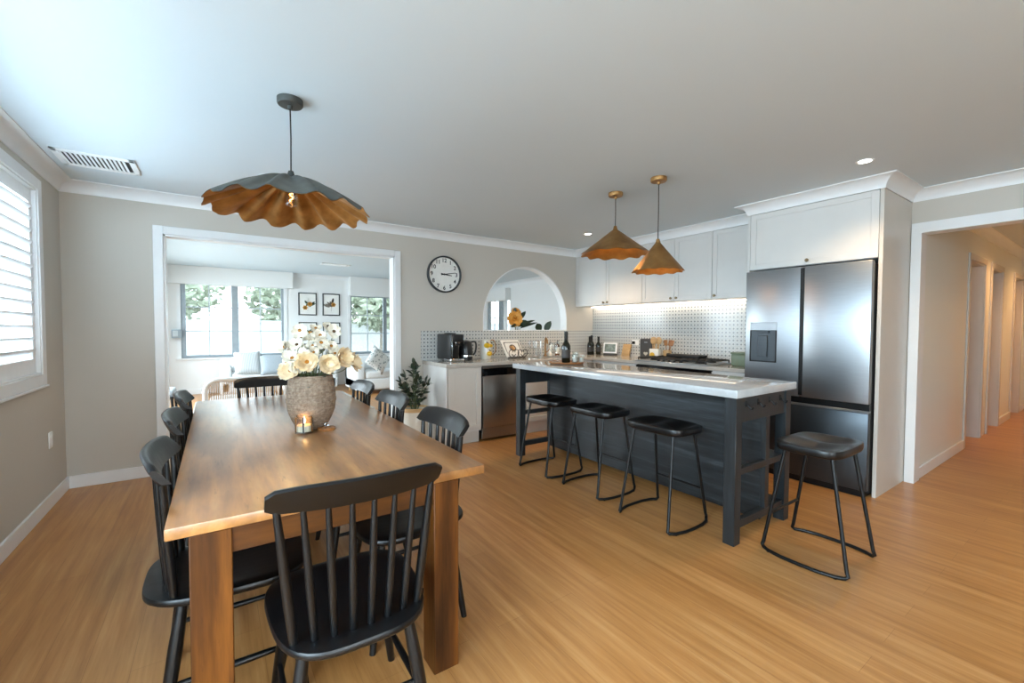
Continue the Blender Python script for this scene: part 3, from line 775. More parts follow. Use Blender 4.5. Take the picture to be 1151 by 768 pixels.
# ---- pendants over the island
def pleated(rad, drop, flutes, ruf, phase=0, apex_r=.02, curve=1.0, th=.0025, irr=0.0, seed=1):
    rnd = random.Random(seed); ph = [rnd.uniform(-irr, irr) for _ in range(flutes)]
    def f(off):
        def g(u, v):
            a = 2*PI*u; k = int(u*flutes) % flutes
            q = math.cos(a*flutes+phase+ph[k]*math.sin(PI*((u*flutes) % 1)))
            r = apex_r+(rad-apex_r)*v
            z = -drop*(v**curve)
            wv = ruf*v**1.15 if irr == 0 else ruf*1.6*v*(1.25-.95*v)
            r2 = r*(1+(.55 if irr == 0 else .40)*wv*q); z2 = z-rad*wv*(.30 if irr == 0 else .62)*q
            r2 += irr*rad*.006*v**3*math.sin(41*a); return (r2*math.cos(a), r2*math.sin(a), z2-off)
        return g
    return f
def pendant(label, x, y, zap, rad, drop, flutes, ruf, m_out, m_in, canopy='brass', bulb='bulb_glow', curve=1.0, irr=0., seed=1, canr=.06, group=None):
    p = thing('pendant_lamp', label, 'pendant lamp', (x, y, ZC))
    MB().lathe([(0, 0), (canr, 0), (canr, -.024), (canr*.93, -.03), (.012, -.032), (.010, -.05), (0, -.05)], 32).build('canopy', canopy, p)
    zs = zap-ZC
    MB().tube([(0, 0, -.045), (.002, 0, zs*.5), (0, 0, zs)], .0035, 8).build('cord', 'cord', p)
    f = pleated(rad, drop, flutes, ruf, curve=curve, irr=irr, seed=seed)
    MB().surf(f(0), flutes*10, 14, True, mtx=T(0, 0, zs)).build('shade', m_out, p, 60)
    MB().surf(f(.0035), flutes*10, 14, True, mtx=T(0, 0, zs)).build('shade_lining', m_in, p, 60)
    MB().lathe([(0, .03), (.012, .03), (.02, .0), (.021, -.05), (.0, -.052)], 20, mtx=T(0, 0, zs)).build('lamp_holder', canopy, p)
    b = MB().lathe([(.0, -.05), (.013, -.052), (.016, -.07), (.03, -.10), (.033, -.118), (.026, -.14), (0, -.151)], 20, mtx=T(0, 0, zs)).build('bulb', 'clear' if bulb == 'filament' else bulb, p)
    if bulb == 'filament':
        MB().tube([(.008*math.cos(t*1.3), .008*math.sin(t*1.3), zs-.075-.006*t) for t in range(9)], .0022, 6).build('filament', 'filament', b)
    return p
pendant('pleated brass pendant lamp over the island, nearer the arch', 2.825, 2.569, 2.140, .285, .205, 12, .075, 'brass', 'brass_in')
pendant('smaller steep pleated brass pendant lamp, nearer the fridge', 2.812, 2.125, 1.955, .190, .215, 12, .06, 'brass', 'brass_in')
pendant('wide rippled dark pendant lamp with copper lining over the dining table', .328, 2.47, 2.062, .37, .165, 15, .15, 'zinc', 'copper', 'zinc_dark', 'filament', curve=1.25, irr=1.4, seed=5)
# ---- recessed downlights
DOWN = [(.34, 3.80), (3.768, 3.863), (3.683, 1.109)]
for (x, y), lb in zip(DOWN, ('white recessed downlight above the far end of the dining table', 'white recessed downlight near the arch', 'white recessed downlight in front of the fridge')):
    d = thing('downlight', lb, 'ceiling light', (x, y, ZC))
    MB().lathe([(.036, -.001), (.052, -.001), (.05, -.006), (.038, -.004), (.036, -.001)], 32, close=False).build('bezel', 'white', d)
    MB().lathe([(0, -.003), (.037, -.003), (.037, -.001), (0, -.001)], 32).build('lens', 'downlight', d)
# ---- things on the island
ty = tag(MB().lathe([(0, 0), (.165, 0), (.178, .006), (.18, .016), (.172, .016), (.166, .009), (0, .009)], 40, mtx=T(2.96, 3.33, .940)).build('serving_board', 'teak'), 'round honey-coloured wooden tray at the arch end of the island', 'tray')
def bottle(name, label, cat, loc, h, r, mat, capm, neck=.33, lab=None, group=None, thin=.4):
    b = thing(name, label, cat, loc, 0, group)
    MB().lathe([(0, 0), (r*.9, 0), (r, .01), (r, h*.52), (r*.86, h*.60), (r*thin, h*.70), (r*thin*.82, h*.93), (r*thin, h*.94), (r*thin, h*.97), (0, h*.97)], 20).build('glass_body', mat, b)
    MB().lathe([(r*thin*1.04, h*.74), (r*thin*1.1, h*.76), (r*thin*1.05, h), (0, h*1.003)], 16, close=False).build('foil_cap', capm, b)
    if lab: MB().lathe([(r*1.005, h*.16), (r*1.012, h*.16), (r*1.012, h*.42), (r*1.005, h*.42)], 20, close=False).build('bottle_label', lab, b)
    return b
bottle('champagne_bottle', 'dark champagne bottle on the round wooden tray', 'bottle', (2.935, 3.31, .950), .315, .044, 'wine', 'foil', lab='charbox')
def wineglass(label, loc):
    g = thing('wine_glass', label, 'glass', loc, 0, 'wine glasses on the tray')
    MB().lathe([(0, .001), (.033, .0), (.033, .002), (.005, .006), (.0038, .02), (.0038, .085), (.006, .092)], 20, close=False).build('stem', 'clear', g)
    MB().lathe([(.004, .09), (.02, .097), (.036, .12), (.041, .145), (.036, .185), (.033, .2)], 24, close=False).build('bowl', 'clear', g)
    return g
wineglass('stemmed wine glass left of the champagne bottle on the tray', (2.86, 3.42, .950))
wineglass('stemmed wine glass behind the champagne bottle, nearer the soap', (2.945, 3.45, .950))
for k, (x, y, h) in enumerate(((2.99, 3.24, .085), (3.055, 3.30, .105), (3.06, 3.215, .075))):
    c = thing('glass_tumbler', 'small cut glass candle tumbler on the wooden tray, right of the champagne', 'tumbler', (x, y, .950), 0, 'cut glass tumblers on the tray')
    MB().lathe([(0, .002), (.028, .002), (.032, h), (.029, h), (.026, .008), (0, .008)], 16).build('glass_body', 'clear', c)
    MB().lathe([(0, .009), (.0255, .009), (.0275, h*.7), (0, h*.7)], 16).build('wax', 'paper', c)
# ---- things on the back counter
Z = CT
cm = thing('espresso_machine', 'black espresso coffee machine with chrome drip tray', 'coffee machine', (2.295, 4.60, Z))
MB().box(-.095, .075, -.03, .2, .02, .315, .015, 3).build('housing', 'black_plastic', cm)
MB().box(-.075, .075, -.16, .05, .225, .315, .015, 3).build('brew_head', 'black_plastic', cm)
MB().box(-.10, -.075, -.16, .2, .02, .315, .012, 3).build('side_wing', 'black_plastic', cm)
MB().box(-.080, -.073, -.162, -.15, .04, .29, .002).box(.069, .077, -.162, -.15, .2, .30, .002).build('chrome_strip', 'chrome', cm)
MB().lathe([(0, 0), (.028, 0), (.028, -.025), (.02, -.04), (0, -.04)], 20, mtx=T(.0, -.09, .225)).build('brew_group', 'chrome', cm)
MB().tube([(0, -.115, .2), (0, -.21, .195)], .011, 10).build('portafilter_handle', 'black_plastic', cm)
MB().box(-.10, .08, -.17, .02, .0, .035, .01, 2).build('drip_tray', 'chrome', cm)
MB().box(-.02, .07, .03, .17, .315, .328, .004).build('bean_lid', 'black_plastic', cm)
ke = thing('kettle', 'black jug kettle with curved handle beside the coffee machine', 'kettle', (2.49, 4.62, Z), -25)
MB().lathe([(0, 0), (.082, 0), (.085, .01), (.083, .02)], 28, close=False).build('power_base', 'black_plastic', ke)
MB().lathe([(0, .02), (.083, .02), (.088, .06), (.084, .13), (.072, .205), (.06, .225), (.02, .238), (0, .238)], 28).build('jug', 'black_plastic', ke)
MB().tube(catmull([(.055, 0, .215), (.11, 0, .22), (.125, 0, .17), (.112, 0, .09), (.08, 0, .055)], 6), .011, 10).build('handle', 'black_plastic', ke)
MB().lathe([(.0865, .045), (.0895, .045), (.0885, .062), (.0865, .062)], 28, close=False).build('chrome_band', 'chrome', ke)
MB().leaf((-.06, 0, .19), (-1, 0, .6), .05, .05, 0).build('spout', 'black_plastic', ke)
jg = thing('ceramic_jug', 'white ceramic jug painted with yellow lemons, curved wire handle', 'jug', (2.80, 4.66, Z))
MB().lathe([(0, 0), (.055, 0), (.068, .03), (.07, .10), (.06, .18), (.058, .235), (.052, .235), (.054, .18), (.06, .10), (0, .02)], 28).build('jug_body', 'ceramic', jg)
for a, z, rr in ((-110, .17, .046), (-82, .07, .042), (-58, .165, .03)):
    MB().sphere((.064*math.cos(R(a)), .064*math.sin(R(a)), z), (rr*.9, rr*.9, rr*.75), 14, 8).build('painted_lemon', 'yellow', jg)
    MB().leaf((.078*math.cos(R(a)), .09*math.sin(R(a)), z+.028), (-.5, -.2, .5), .045, .026, .2).leaf((.078*math.cos(R(a)), .09*math.sin(R(a)), z+.028), (.6, -.2, .4), .045, .026, .2).build('painted_leaf', 'leaf', jg)
MB().tube(catmull([(.055, 0, .225), (.10, -.01, .235), (.135, -.01, .17), (.125, -.01, .08), (.066, 0, .04)], 6), .006, 8).build('handle', 'brass', jg)
bs = thing('cookbook_stand', 'black scrolled wire cookbook stand on the back counter', 'stand', (3.18, 4.60, Z), 6)
m = MB()
def scroll(cx, s):
    return [(cx+s*(.022+.006*t)*math.cos(t*.75), -.085, .078+(.022+.0065*t)*math.sin(t*.75)) for t in range(0, 9)]
for cx, s in ((-.105, 1), (-.03, -1), (.045, 1), (.115, -1)): m.tube(scroll(cx, s), .005, 8)
m.tube([(-.14, -.06, .006), (.14, -.06, .006)], .005, 8).tube([(-.13, -.06, .006), (-.12, -.04, .03), (-.12, .06, .20)], .005, 8).tube([(.13, -.06, .006), (.12, -.04, .03), (.12, .06, .20)], .005, 8)
m.tube([(-.14, -.075, .02), (.14, -.075, .02)], .004, 8).tube([(-.12, .06, .2), (.12, .06, .2)], .004, 8).tube([(0, .06, .2), (0, .11, .004)], .004, 8)
m.tube([(-.14, -.06, .006), (-.14, -.075, .02)], .004, 8).tube([(.14, -.06, .006), (.14, -.075, .02)], .004, 8)
m.build('wire_frame', 'black_metal', bs)
bk = thing('cookbook', 'open white cookbook with a photo of food, leaning on the wire stand', 'book', (3.18, 4.598, Z+.022), 6)
tilt = T(0, -.05, 0) @ RX(-33)
MB().box(-.15, .145, .0, .014, 0, .25, .002, mtx=tilt).build('pages', 'paper', bk)
ph = MB().prism([(.055*math.cos(2*PI*k/28), .05*math.sin(2*PI*k/28)) for k in range(28)], 0, .0012, mtx=tilt @ T(.0, -.0002, .13) @ RX(90)).build('food_photo', 'charbox', bk)
for k, (x, z, r_) in enumerate(((-.02, .14, .022), (.018, .125, .02), (-.003, .108, .016), (.012, .152, .014))):
    MB().sphere((0, 0, 0), (r_, .002, r_), 12, 6, mtx=tilt @ T(x, -.002, z)).build('dish', 'pine' if k % 2 else 'brass', ph)
tp = thing('sink_mixer', 'brushed gooseneck kitchen tap behind the sink', 'tap', (3.80, 4.72, Z), 0)
MB().lathe([(0, 0), (.026, 0), (.024, .012), (.014, .018), (.014, .03)], 20, close=False).build('tap_base', 'brass', tp)
MB().tube(catmull([(0, 0, .02), (0, 0, .17), (-.02, -.03, .235), (-.05, -.08, .25), (-.08, -.135, .225), (-.085, -.15, .175)], 6), .011, 12).build('spout', 'brass', tp)
MB().tube([(.012, 0, .05), (.05, .0, .065), (.075, 0, .10)], .006, 8).build('lever', 'brass', tp)
sk = MB()
sk.box(3.42, 4.05, 4.30, 4.62, CT+.0005, CT+.004, .001)
sk = sk.build('sink', 'dw_steel'); tag(sk, 'flat rim of the inset steel sink in the back counter', 'sink')
bs_ = thing('drainer_rack', 'small wire rack holding a grey cloth beside the tap', 'rack', (3.62, 4.72, Z))
m = MB()
for x in (-.06, .06): m.tube([(x, -.05, .005), (x, -.05, .21), (x, .05, .21), (x, .05, .005)], .004, 6)
for z in (.02, .11, .21): m.tube([(-.06, -.05, z), (.06, -.05, z), (.06, .05, z), (-.06, .05, z)], .003, 6, closed=True)
m.build('wire_frame', 'chrome', bs_)
def soap(label, loc, mat, h, r):
    s = thing('soap_dispenser', label, 'soap bottle', loc)
    MB().lathe([(0, 0), (r, 0), (r, h*.72), (r*.8, h*.78), (r*.35, h*.8), (r*.35, h*.86), (0, h*.86)], 20).build('bottle_body', mat, s)
    MB().tube([(0, 0, h*.84), (0, 0, h), (0, -.035, h-.004)], .005, 8).lathe([(r*.42, h*.8), (r*.42, h*.88), (0, h*.9)], 14, close=False).build('pump', 'black_plastic', s)
    MB().lathe([(r*1.005, h*.15), (r*1.015, h*.15), (r*1.015, h*.55), (r*1.005, h*.55)], 20, close=False).build('bottle_label', 'paper', s)
    return s
soap('white pump soap bottle right of the kitchen tap', (3.90, 4.745, Z), 'ceramic', .19, .03)
soap('amber pump soap bottle with dark head beside the sink', (4.00, 4.70, Z), 'amber', .21, .032)
for k, (x, y, h) in enumerate(((4.56, 4.62, .27), (4.64, 4.66, .285), (4.70, 4.58, .265))):
    bottle('wine_bottle', ('leftmost of the three dark wine bottles in the counter corner', 'tallest of the three dark wine bottles in the counter corner', 'dark wine bottle closest to the white photo frame')[k], 'bottle', (x, y, Z), h, .037, 'wine', 'foil', lab='charbox', group='dark bottles in the counter corner')
# ---- things on the right counter
sc = thing('digital_photo_frame', 'small white framed digital screen on the right-hand counter', 'screen', (4.66, 4.32, Z), -62)
MB().box(-.10, .10, 0, .02, .03, .185, .008, 2, mtx=RX(-12)).build('bezel', 'white', sc)
MB().box(-.078, .078, -.002, .002, .052, .165, mtx=RX(-12)).build('screen', 'screen', sc)
MB().box(-.09, .09, -.01, .08, 0, .032, .006, 2).build('stand', 'charbox', sc)
wb = tag(MB().box(-.012, .012, -.07, .07, 0, .17, .004, 2).build('chopping_board', 'pine'), 'pale wooden chopping board leaning on the splashback beside the white screen', 'board')
wb.location = (4.775, 4.13, Z); wb.rotation_euler = (0, R(16), 0)
pl = thing('power_outlet', 'white double power outlet with a black plug on the tiled splashback', 'outlet', (XR-.008, 4.00, 1.10))
MB().box(-.008, 0, -.06, .06, -.036, .036, .003, 2).build('face_plate', 'white', pl)
MB().box(-.04, -.008, .0, .035, -.02, .02, .006, 2).build('plug', 'black_plastic', pl)
bx = thing('grey_carton', 'tall dark grey box with a pale heart on its front, left of the spoons', 'box', (4.60, 3.62, Z), -72)
MB().box(-.075, .075, -.05, .06, 0, .255, .003).build('carton', 'charbox', bx)
hp = [(.0165*16*math.sin(t)**3/16, .0165*(13*math.cos(t)-5*math.cos(2*t)-2*math.cos(3*t)-math.cos(4*t))/16) for t in [2*PI*k/36 for k in range(36)]]
MB().prism([(x*1.7, z*1.7) for x, z in hp], 0, .002, mtx=T(0, -.05, .065) @ RX(90)).build('heart_emblem', 'label_p', bx)
MB().box(-.02, .02, -.0515, -.05, .205, .215).build('printed_band', 'steel', bx)
ut = thing('utensil_crock', 'white square utensil crock with a yellow badge, full of wooden spoons', 'utensil holder', (4.56, 3.46, Z+.0), -80)
MB().box(-.06, .06, -.05, .05, 0, .135, .006, 2).build('crock', 'ceramic', ut)
MB().sphere((-.018, -.05, .06), (.034, .003, .03), 16, 8).build('badge', 'yellow', ut)
for k in range(6):
    x, y = -.035+.014*k, -.01+.012*(k % 3); tx, ty_ = (-.03, -.012, .004, .022, .038, .05)[k], (.0, .02, -.01, .01, .025, -.01)[k]
    s = thing('wooden_spoon', ('pale wooden spoon standing in the white utensil crock'), 'spoon', (4.56-.0+ty_*.3, 3.46-x*.8, Z+.012), -80, 'wooden spoons in the crock', rot=(R(4*(k % 3)-4), R(tx*190), R(-80)))
    MB().tube([(0, 0, 0), (0, 0, .19)], .006, 8).build('handle', 'pine', s)
    MB().sphere((0, 0, .225), (.03, .008, .046), 14, 10).build('spoon_bowl', 'pine', s)
cr = thing('utensil_crock', 'round wooden utensil pot with brown utensils, right of the white crock', 'utensil holder', (4.62, 3.33, Z), 0)
MB().lathe([(0, 0), (.045, 0), (.05, .12), (.045, .12), (.04, .01), (0, .01)], 24).build('pot', 'pine', cr)
for k in range(3):
    s = thing('spatula', 'brown wooden spatula leaning in the round utensil pot', 'spatula', (4.62, 3.33, Z+.015), 0, 'brown spatulas in the round pot', rot=(R((-14, -4, 8)[k]), R((6, 14, -4)[k]), R(-70)))
    MB().tube([(0, 0, 0), (0, 0, .17)], .005, 8).build('handle', 'teak', s)
    MB().box(-.022, .022, -.004, .004, .165, .235, .003).build('blade', 'teak', s)
gb = thing('bread_bin', 'sage green enamel bin on the counter against the fridge', 'bin', (4.50, 2.32, Z), -90)
MB().box(-.10, .10, -.08, .10, 0, .125, .015, 3).build('bin_body', 'green_box', gb)
MB().box(-.105, .105, -.085, .105, .125, .145, .008, 2).build('lid', 'green_box', gb)
pp = thing('tea_towel', 'white folded tea towel lying behind the hob near the fridge', 'tea towel', (4.72, 2.52, Z), -90)
MB().box(-.14, .14, -.05, .06, 0, .045, .012, 3).build('folded_cloth', 'fabric_white', pp)
# ---- wall clock
ck = thing('wall_clock', 'round white wall clock with thin dark rim between doorway and arch', 'clock', (2.305, YB-.001, 1.948))
MB().lathe([(0, 0), (.222, 0), (.222, .04), (.213, .046), (.205, .040), (.205, .012), (0, .012)], 64, mtx=RX(90)).build('rim', 'frame_black', ck)
MB().lathe([(0, .0125), (.205, .0125), (.205, .015), (0, .015)], 64, mtx=RX(90)).build('dial', 'paper', ck)
m = MB()
for h in range(1, 13):
    a = PI/2-2*PI*h/12
    m.text(str(h), .066, T(.164*math.cos(a), -.0155, .166*math.sin(a)) @ RX(90), bold=.0012)
m.build('numerals', 'black_plastic', ck, 0)
def hand(nm, ang, L, w, y):
    MB().prism([(-w, -.045), (w, -.045), (w*.6, L), (-w*.6, L)], 0, .002, mtx=T(0, y, 0) @ RX(90) @ RZ(-ang)).build(nm, 'black_plastic', ck)
hand('hour_hand', 97, .10, .008, -.018); hand('minute_hand', 80, .15, .006, -.022)
MB().lathe([(0, 0), (.012, 0), (.012, .008), (0, .008)], 16, mtx=T(0, -.017, 0) @ RX(90)).build('hub', 'black_plastic', ck)
# ---- ceiling vent, power point
def vent(label, cx, cy, sx, sy, rot=0):
    v = thing('ceiling_vent', label, 'air vent', (cx, cy, ZC), rot)
    MB().box(-sx/2, sx/2, -sy/2, -sy/2+.035, -.012, 0, .003).box(-sx/2, sx/2, sy/2-.035, sy/2, -.012, 0, .003).box(-sx/2, -sx/2+.035, -sy/2, sy/2, -.012, 0, .003).box(sx/2-.035, sx/2, -sy/2, sy/2, -.012, 0, .003).build('frame', 'white', v)
    MB().box(-sx/2+.03, sx/2-.03, -sy/2+.03, sy/2-.03, -.002, 0).build('duct', 'charbox', v)
    n = int((sx-.07)/.024)
    for k in range(n):
        x = -sx/2+.042+k*.024
        MB().box(-.0105, .0105, -sy/2+.035, sy/2-.035, -.0008, .0008, mtx=T(x, 0, -.008) @ RY(28)).build('slat', 'white', v)
    return v
vent('white louvred air vent in the ceiling above the shuttered window', -.655, 4.15, .42, .34)
vent('small white air vent in the living room ceiling', 1.83, 8.4, .5, .22)
pw = thing('power_outlet', 'small white power point low on the wall under the shuttered window', 'outlet', (XL, 4.446, .478))
MB().box(0, .008, -.036, .036, -.058, .058, .003, 2).build('face_plate', 'white', pw)
MB().box(.008, .012, -.012, .012, -.04, -.02, .001).box(.008, .012, -.012, .012, .015, .035, .001).build('rocker', 'white', pw)
# ================================================================ DINING
TX0, TX1, TY0, TY1, TZ = -.122, .868, 1.455, 3.87, .76
tb = thing('dining_table', 'large rustic timber dining table with square legs', 'dining table', (TX0, TY0, 0))
TW, TL = TX1-TX0, TY1-TY0
m = MB()
m.box(0, TW, .0, TL, TZ-.034, TZ, .004, 2)
m.build('tabletop', 'wood_y', tb)
for x in (.052, TW-.112-.101):
    for y in (.0, TL-.105):
        MB().box(x, x+.101, y+.004, y+.109, 0, TZ-.034, .003).build('leg', 'wood_z', tb)
MB().box(.15, TW-.15, .012, .037, TZ-.11, TZ-.034, .002).build('apron', 'wood_x', tb)
MB().box(.15, TW-.15, TL-.037, TL-.012, TZ-.11, TZ-.034, .002).build('apron', 'wood_x', tb)
MB().box(.06, .085, .11, TL-.11, TZ-.11, TZ-.034, .002).build('apron', 'wood_y', tb)
MB().box(TW-.085, TW-.06, .11, TL-.11, TZ-.11, TZ-.034, .002).build('apron', 'wood_y', tb)
def chair():
    c = thing('dining_chair', '', 'dining chair', (0, 0, 0), 0, 'black spindle-back dining chairs around the table')
    SZ = .452
    # seat outline, +y is the front
    def edge(a):
        n = 3.5; cc, s = math.cos(a), math.sin(a); k = (abs(cc)**n+abs(s)**n)**(-1/n)
        x = .222*cc*k; y = .228*s*k
        x *= 1.0+.07*(y/.228) if y > 0 else 1.0+.10*(y/.228)
        if y < 0: y *= 1.11
        return x, y
    def dip(x, y): return -.012*max(0, 1-(x/.2)**2)*max(0, 1-((y+.02)/.19)**2)
    def top(u, v):
        x, y = edge(2*PI*u); return (x*v, y*v, SZ+dip(x*v, y*v)-(.004 if v > .98 else 0))
    def rim(u, v):
        x, y = edge(2*PI*u); pr = [(1, -.004), (1.012, -.010), (1.012, -.020), (.97, -.030), (.92, -.034)]
        i = min(3, int(v*4)); f = v*4-i; s = pr[i][0]+(pr[i+1][0]-pr[i][0])*f
        return (x*s, y*s, SZ+pr[i][1]+(pr[i+1][1]-pr[i][1])*f)
    def und(u, v):
        x, y = edge(2*PI*u); return (x*.92*v, y*.92*v, SZ-.034)
    MB().surf(top, 56, 12, True).surf(rim, 56, 9, True).surf(und, 56, 3, True).build('seat', 'black', c, 50)
    legs = {}
    for sx in (-1, 1):
        for sy in (-1, 1):
            a = Vector((sx*.145, sy*.145, SZ-.03)); b = Vector((sx*.205, sy*.205 if sy > 0 else -.205, 0))
            P = [a.lerp(b, t) for t in (0, .12, .35, .55, .75, 1)]
            MB().tube(P, [.014, .017, .0205, .0195, .016, .0125], 14).build('leg', 'black', c)
            legs[sx, sy] = (a, b)
    def at(k, t): a, b = legs[k]; return a.lerp(b, t)
    for k1, k2, t in (((-1, -1), (-1, 1), .60), ((1, -1), (1, 1), .60), ((-1, 1), (1, 1), .50), ((-1, -1), (1, -1), .52)):
        p, q = at(k1, t), at(k2, t)
        MB().tube([p, p.lerp(q, .3), p.lerp(q, .5), p.lerp(q, .7), q], [.0085, .0105, .0115, .0105, .0085], 10).build('stretcher', 'black', c)
    # crest rail: curved plank
    def cy(x): return -.190-.042*(1-(x/.24)**2)
    H0, H1 = .816, .896
    def crest(th):
        pass
    n = 22; m = bmesh.new(); ring = []
    for i in range(n+1):
        x = -.238+.476*i/n; e = abs(x)/.238
        zt = H1-.012*e**4-(.010 if i in (0, n) else 0); zb = H0+.004+(.008 if i in (0, n) else 0)-.003*(1-e*e)
        y = cy(x); lean = .018
        sec = [(y-.012+lean, zb), (y+.012+lean, zb), (y+.013, (zb+zt)/2), (y+.009-lean*.7, zt-.004), (y+.002-lean*.7, zt), (y-.006-lean*.7, zt), (y-.013-lean*.6, zt-.006), (y-.013, (zb+zt)/2)]
        ring.append([m.verts.new((x, a, b)) for a, b in sec])
    for a, b in zip(ring, ring[1:]):
        for k in range(8): m.faces.new((a[k], a[(k+1) % 8], b[(k+1) % 8], b[k]))
    m.faces.new(ring[0][::-1]); m.faces.new(ring[-1]); bmesh.ops.recalc_face_normals(m, faces=m.faces)
    mb = MB(); mb._merge(m); mb.build('crest_rail', 'black', c, 45)
    for i in range(8):
        q = (i-3.5)/3.5
        a = Vector((q*.172, -.165-.030*(1-q*q), SZ-.010)); b = Vector((q*.212, cy(q*.212)+.012, H0+.012))
        w = 1.25 if i in (0, 7) else 1
        MB().tube([a, a.lerp(b, .3), a.lerp(b, .6), b], [.0095*w, .0115*w, .0105*w, .0075*w], 10).build('spindle', 'black', c)
    return c
ch0 = chair()
CH = [(.338, 1.430, -1.5, 'black spindle-back chair at the near head of the table, back to the viewer'),
      (.045, 1.875, -90, 'nearest of the three black chairs along the left side, by the shuttered window'),
      (.040, 2.60, -90, 'middle of the three black chairs along the left side of the table'),
      (.040, 3.32, -90, 'farthest of the three black chairs along the left side, by the doorway'),
      (.700, 1.90, 90, 'black chair on the right side of the table nearest the viewer'),
      (.700, 2.62, 90, 'middle of the three black chairs along the right side, facing the vase'),
      (.700, 3.28, 90, 'farthest of the three black chairs along the right side, before the living room'),
      (.35, 3.815, 180, 'black chair at the far head of the table, in front of the cane armchair')]
for i, (x, y, a, lb) in enumerate(CH):
    if i == 0: ch0.location = (x, y, 0); ch0.rotation_euler = (0, 0, R(a)); ch0['label'] = lb
    else: dup(ch0, (x, y, 0), a, lb)
# ---- vase, blooms, candle
VX, VY = .42, 2.52
vs_ = thing('vase', 'woven grey-brown basket vase holding the white bouquet', 'vase', (VX, VY, TZ))
MB().lathe([(0, 0), (.062, 0), (.075, .006), (.098, .05), (.117, .10), (.1225, .145), (.1205, .20), (.1125, .255), (.104, .285), (.096, .285), (.10, .25), (.10, .2), (.10, .12), (.06, .02), (0, .015)], 48).build('vase_body', 'weave', vs_)
MB().lathe([(.1215, .142), (.1245, .145), (.1245, .160), (.1205, .163)], 48, close=False).build('band', 'weave', vs_)
def bloom(label, pos, face, r, petal, centre, npet=6, group='white blooms in the woven vase', cup=.35, name='cut_flower', layers=1):
    """flower whose head is at pos facing direction face; stem runs back into the vase mouth"""
    base = Vector((VX+(pos[0]-VX)*.15, VY+(pos[1]-VY)*.15, TZ+.10))
    f = thing(name, label, 'flower', tuple(base), 0, group)
    p = Vector(pos)-base; n = Vector(face).normalized()
    q = Vector((0, 0, 1)).rotation_difference(n).to_matrix().to_4x4(); mt = Matrix.Translation(p) @ q
    mb = MB()
    for L in range(layers):
        for k in range(npet):
            a = 2*PI*(k+.5*L)/npet+random.uniform(-.12, .12); rr = r*random.uniform(.9, 1.08)*(1-.28*L)
            cu = cup+.45*L
            cu = cu+random.uniform(-.25, .3); tw = random.uniform(-.35, .35); t = bmesh.new(); rows = []
            for i in range(6):
                s = i/5; wd = rr*(.50 if npet < 8 else .44)*math.sin(PI*(s*.80+.06))**.7
                x = rr*s; z = rr*cu*s*s-.08*rr*s**4*2
                rows.append([t.verts.new((x, w_*wd, z+.16*rr*abs(w_)*(1 if s > .2 else .3)+tw*rr*.3*w_*s+random.uniform(-.09, .09)*rr*s)) for w_ in (-1, -.5, 0, .5, 1)])
            for u_, v_ in zip(rows, rows[1:]):
                for j in range(4): t.faces.new((u_[j], u_[j+1], v_[j+1], v_[j]))
            mb._merge(t, mt @ Matrix.Rotation(a, 4, 'Z'))
    mb.build('petals', petal, f, 80)
    MB().sphere((0, 0, r*.10), (r*.24, r*.24, r*.17), 14, 8, mtx=q).build('flower_centre', centre, f).location = p
    e = Vector((0, 0, 0))
    MB().tube(catmull([e, Vector((p.x*.25, p.y*.25, .16)), p*.75+Vector((0, 0, .02)), p-n*.006], 5), .0022, 6).build('stem', 'stem', f)
    return f
rnd = random.Random(3)
camd = Vector((-VX, -VY, .35)).normalized()
right = Vector((.825, -.565, 0)); back = Vector((.565, .825, 0))
def at_(rx, z, dp=0): return Vector((VX, VY, TZ))+right*rx+back*dp+Vector((0, 0, z))
spots = [(-.155, .445, .0), (-.075, .535, .02), (-.055, .46, -.05), (-.115, .40, -.04), (-.16, .35, .02), (-.01, .49, .05), (.03, .50, .02), (.075, .47, -.03), (.10, .53, .08), (.045, .42, -.06), (-.10, .33, -.09), (-.135, .30, -.02), (-.06, .39, -.09), (-.02, .55, .10), (.055, .56, .10), (.11, .45, .02), (-.10, .50, .09), (-.03, .43, .02), (.09, .40, .08), (-.175, .30, .06), (-.085, .435, .02), (.02, .455, -.02), (-.12, .46, .03), (.0, .40, -.08), (-.03, .345, -.11), (.13, .41, .02), (-.145, .395, .04), (.06, .51, -.01)]
for i, (rx, z, dp) in enumerate(spots):
    fc = camd*.9+right*(rx*4)+Vector((0, 0, .35))+Vector((rnd.uniform(-.35, .35), rnd.uniform(-.3, .3), rnd.uniform(-.25, .3)))
    lone = i == 0
    bloom('white bloom with yellow centre stretching out farthest left of the bouquet' if lone else 'white open bloom with amber centre in the woven vase bouquet', at_(rx*.92, z*.97, dp), fc, rnd.uniform(.029, .041), 'petal_white', ('pollen', 'pollen', 'pollen_dark')[i % 3], 6 if i % 2 else 7, None if lone else 'white blooms in the woven vase', layers=1 if i % 3 else 2)
bloom('largest cream bloom with orange centre at the front of the bouquet', at_(.03, .36, -.11), camd+Vector((0, 0, .1)), .056, 'petal_cream', 'pollen', 8, None, .45, layers=3)
bloom('cream bloom low on the left front of the bouquet above the vase rim', at_(-.055, .315, -.11), camd+Vector((0, 0, .1))-right*.3, .047, 'petal_cream', 'pollen', 8, None, .45, layers=2)
bloom('cream bloom right of the largest one in the bouquet', at_(.105, .345, -.04), camd+right*.5, .053, 'petal_cream', 'petal_cream', 8, None, .45, layers=3)
bloom('pointed cream bloom reaching farthest right of the bouquet', at_(.165, .375, -.02), right+camd*.5+Vector((0, 0, .15)), .056, 'petal_cream', 'stem', 7, None, .75, layers=3)
bloom('cream bloom at the very right edge of the bouquet, tilted away', at_(.195, .345, .06), right*1.2+Vector((0, 0, .3)), .055, 'petal_cream', 'pollen', 7, None, .6, layers=2)
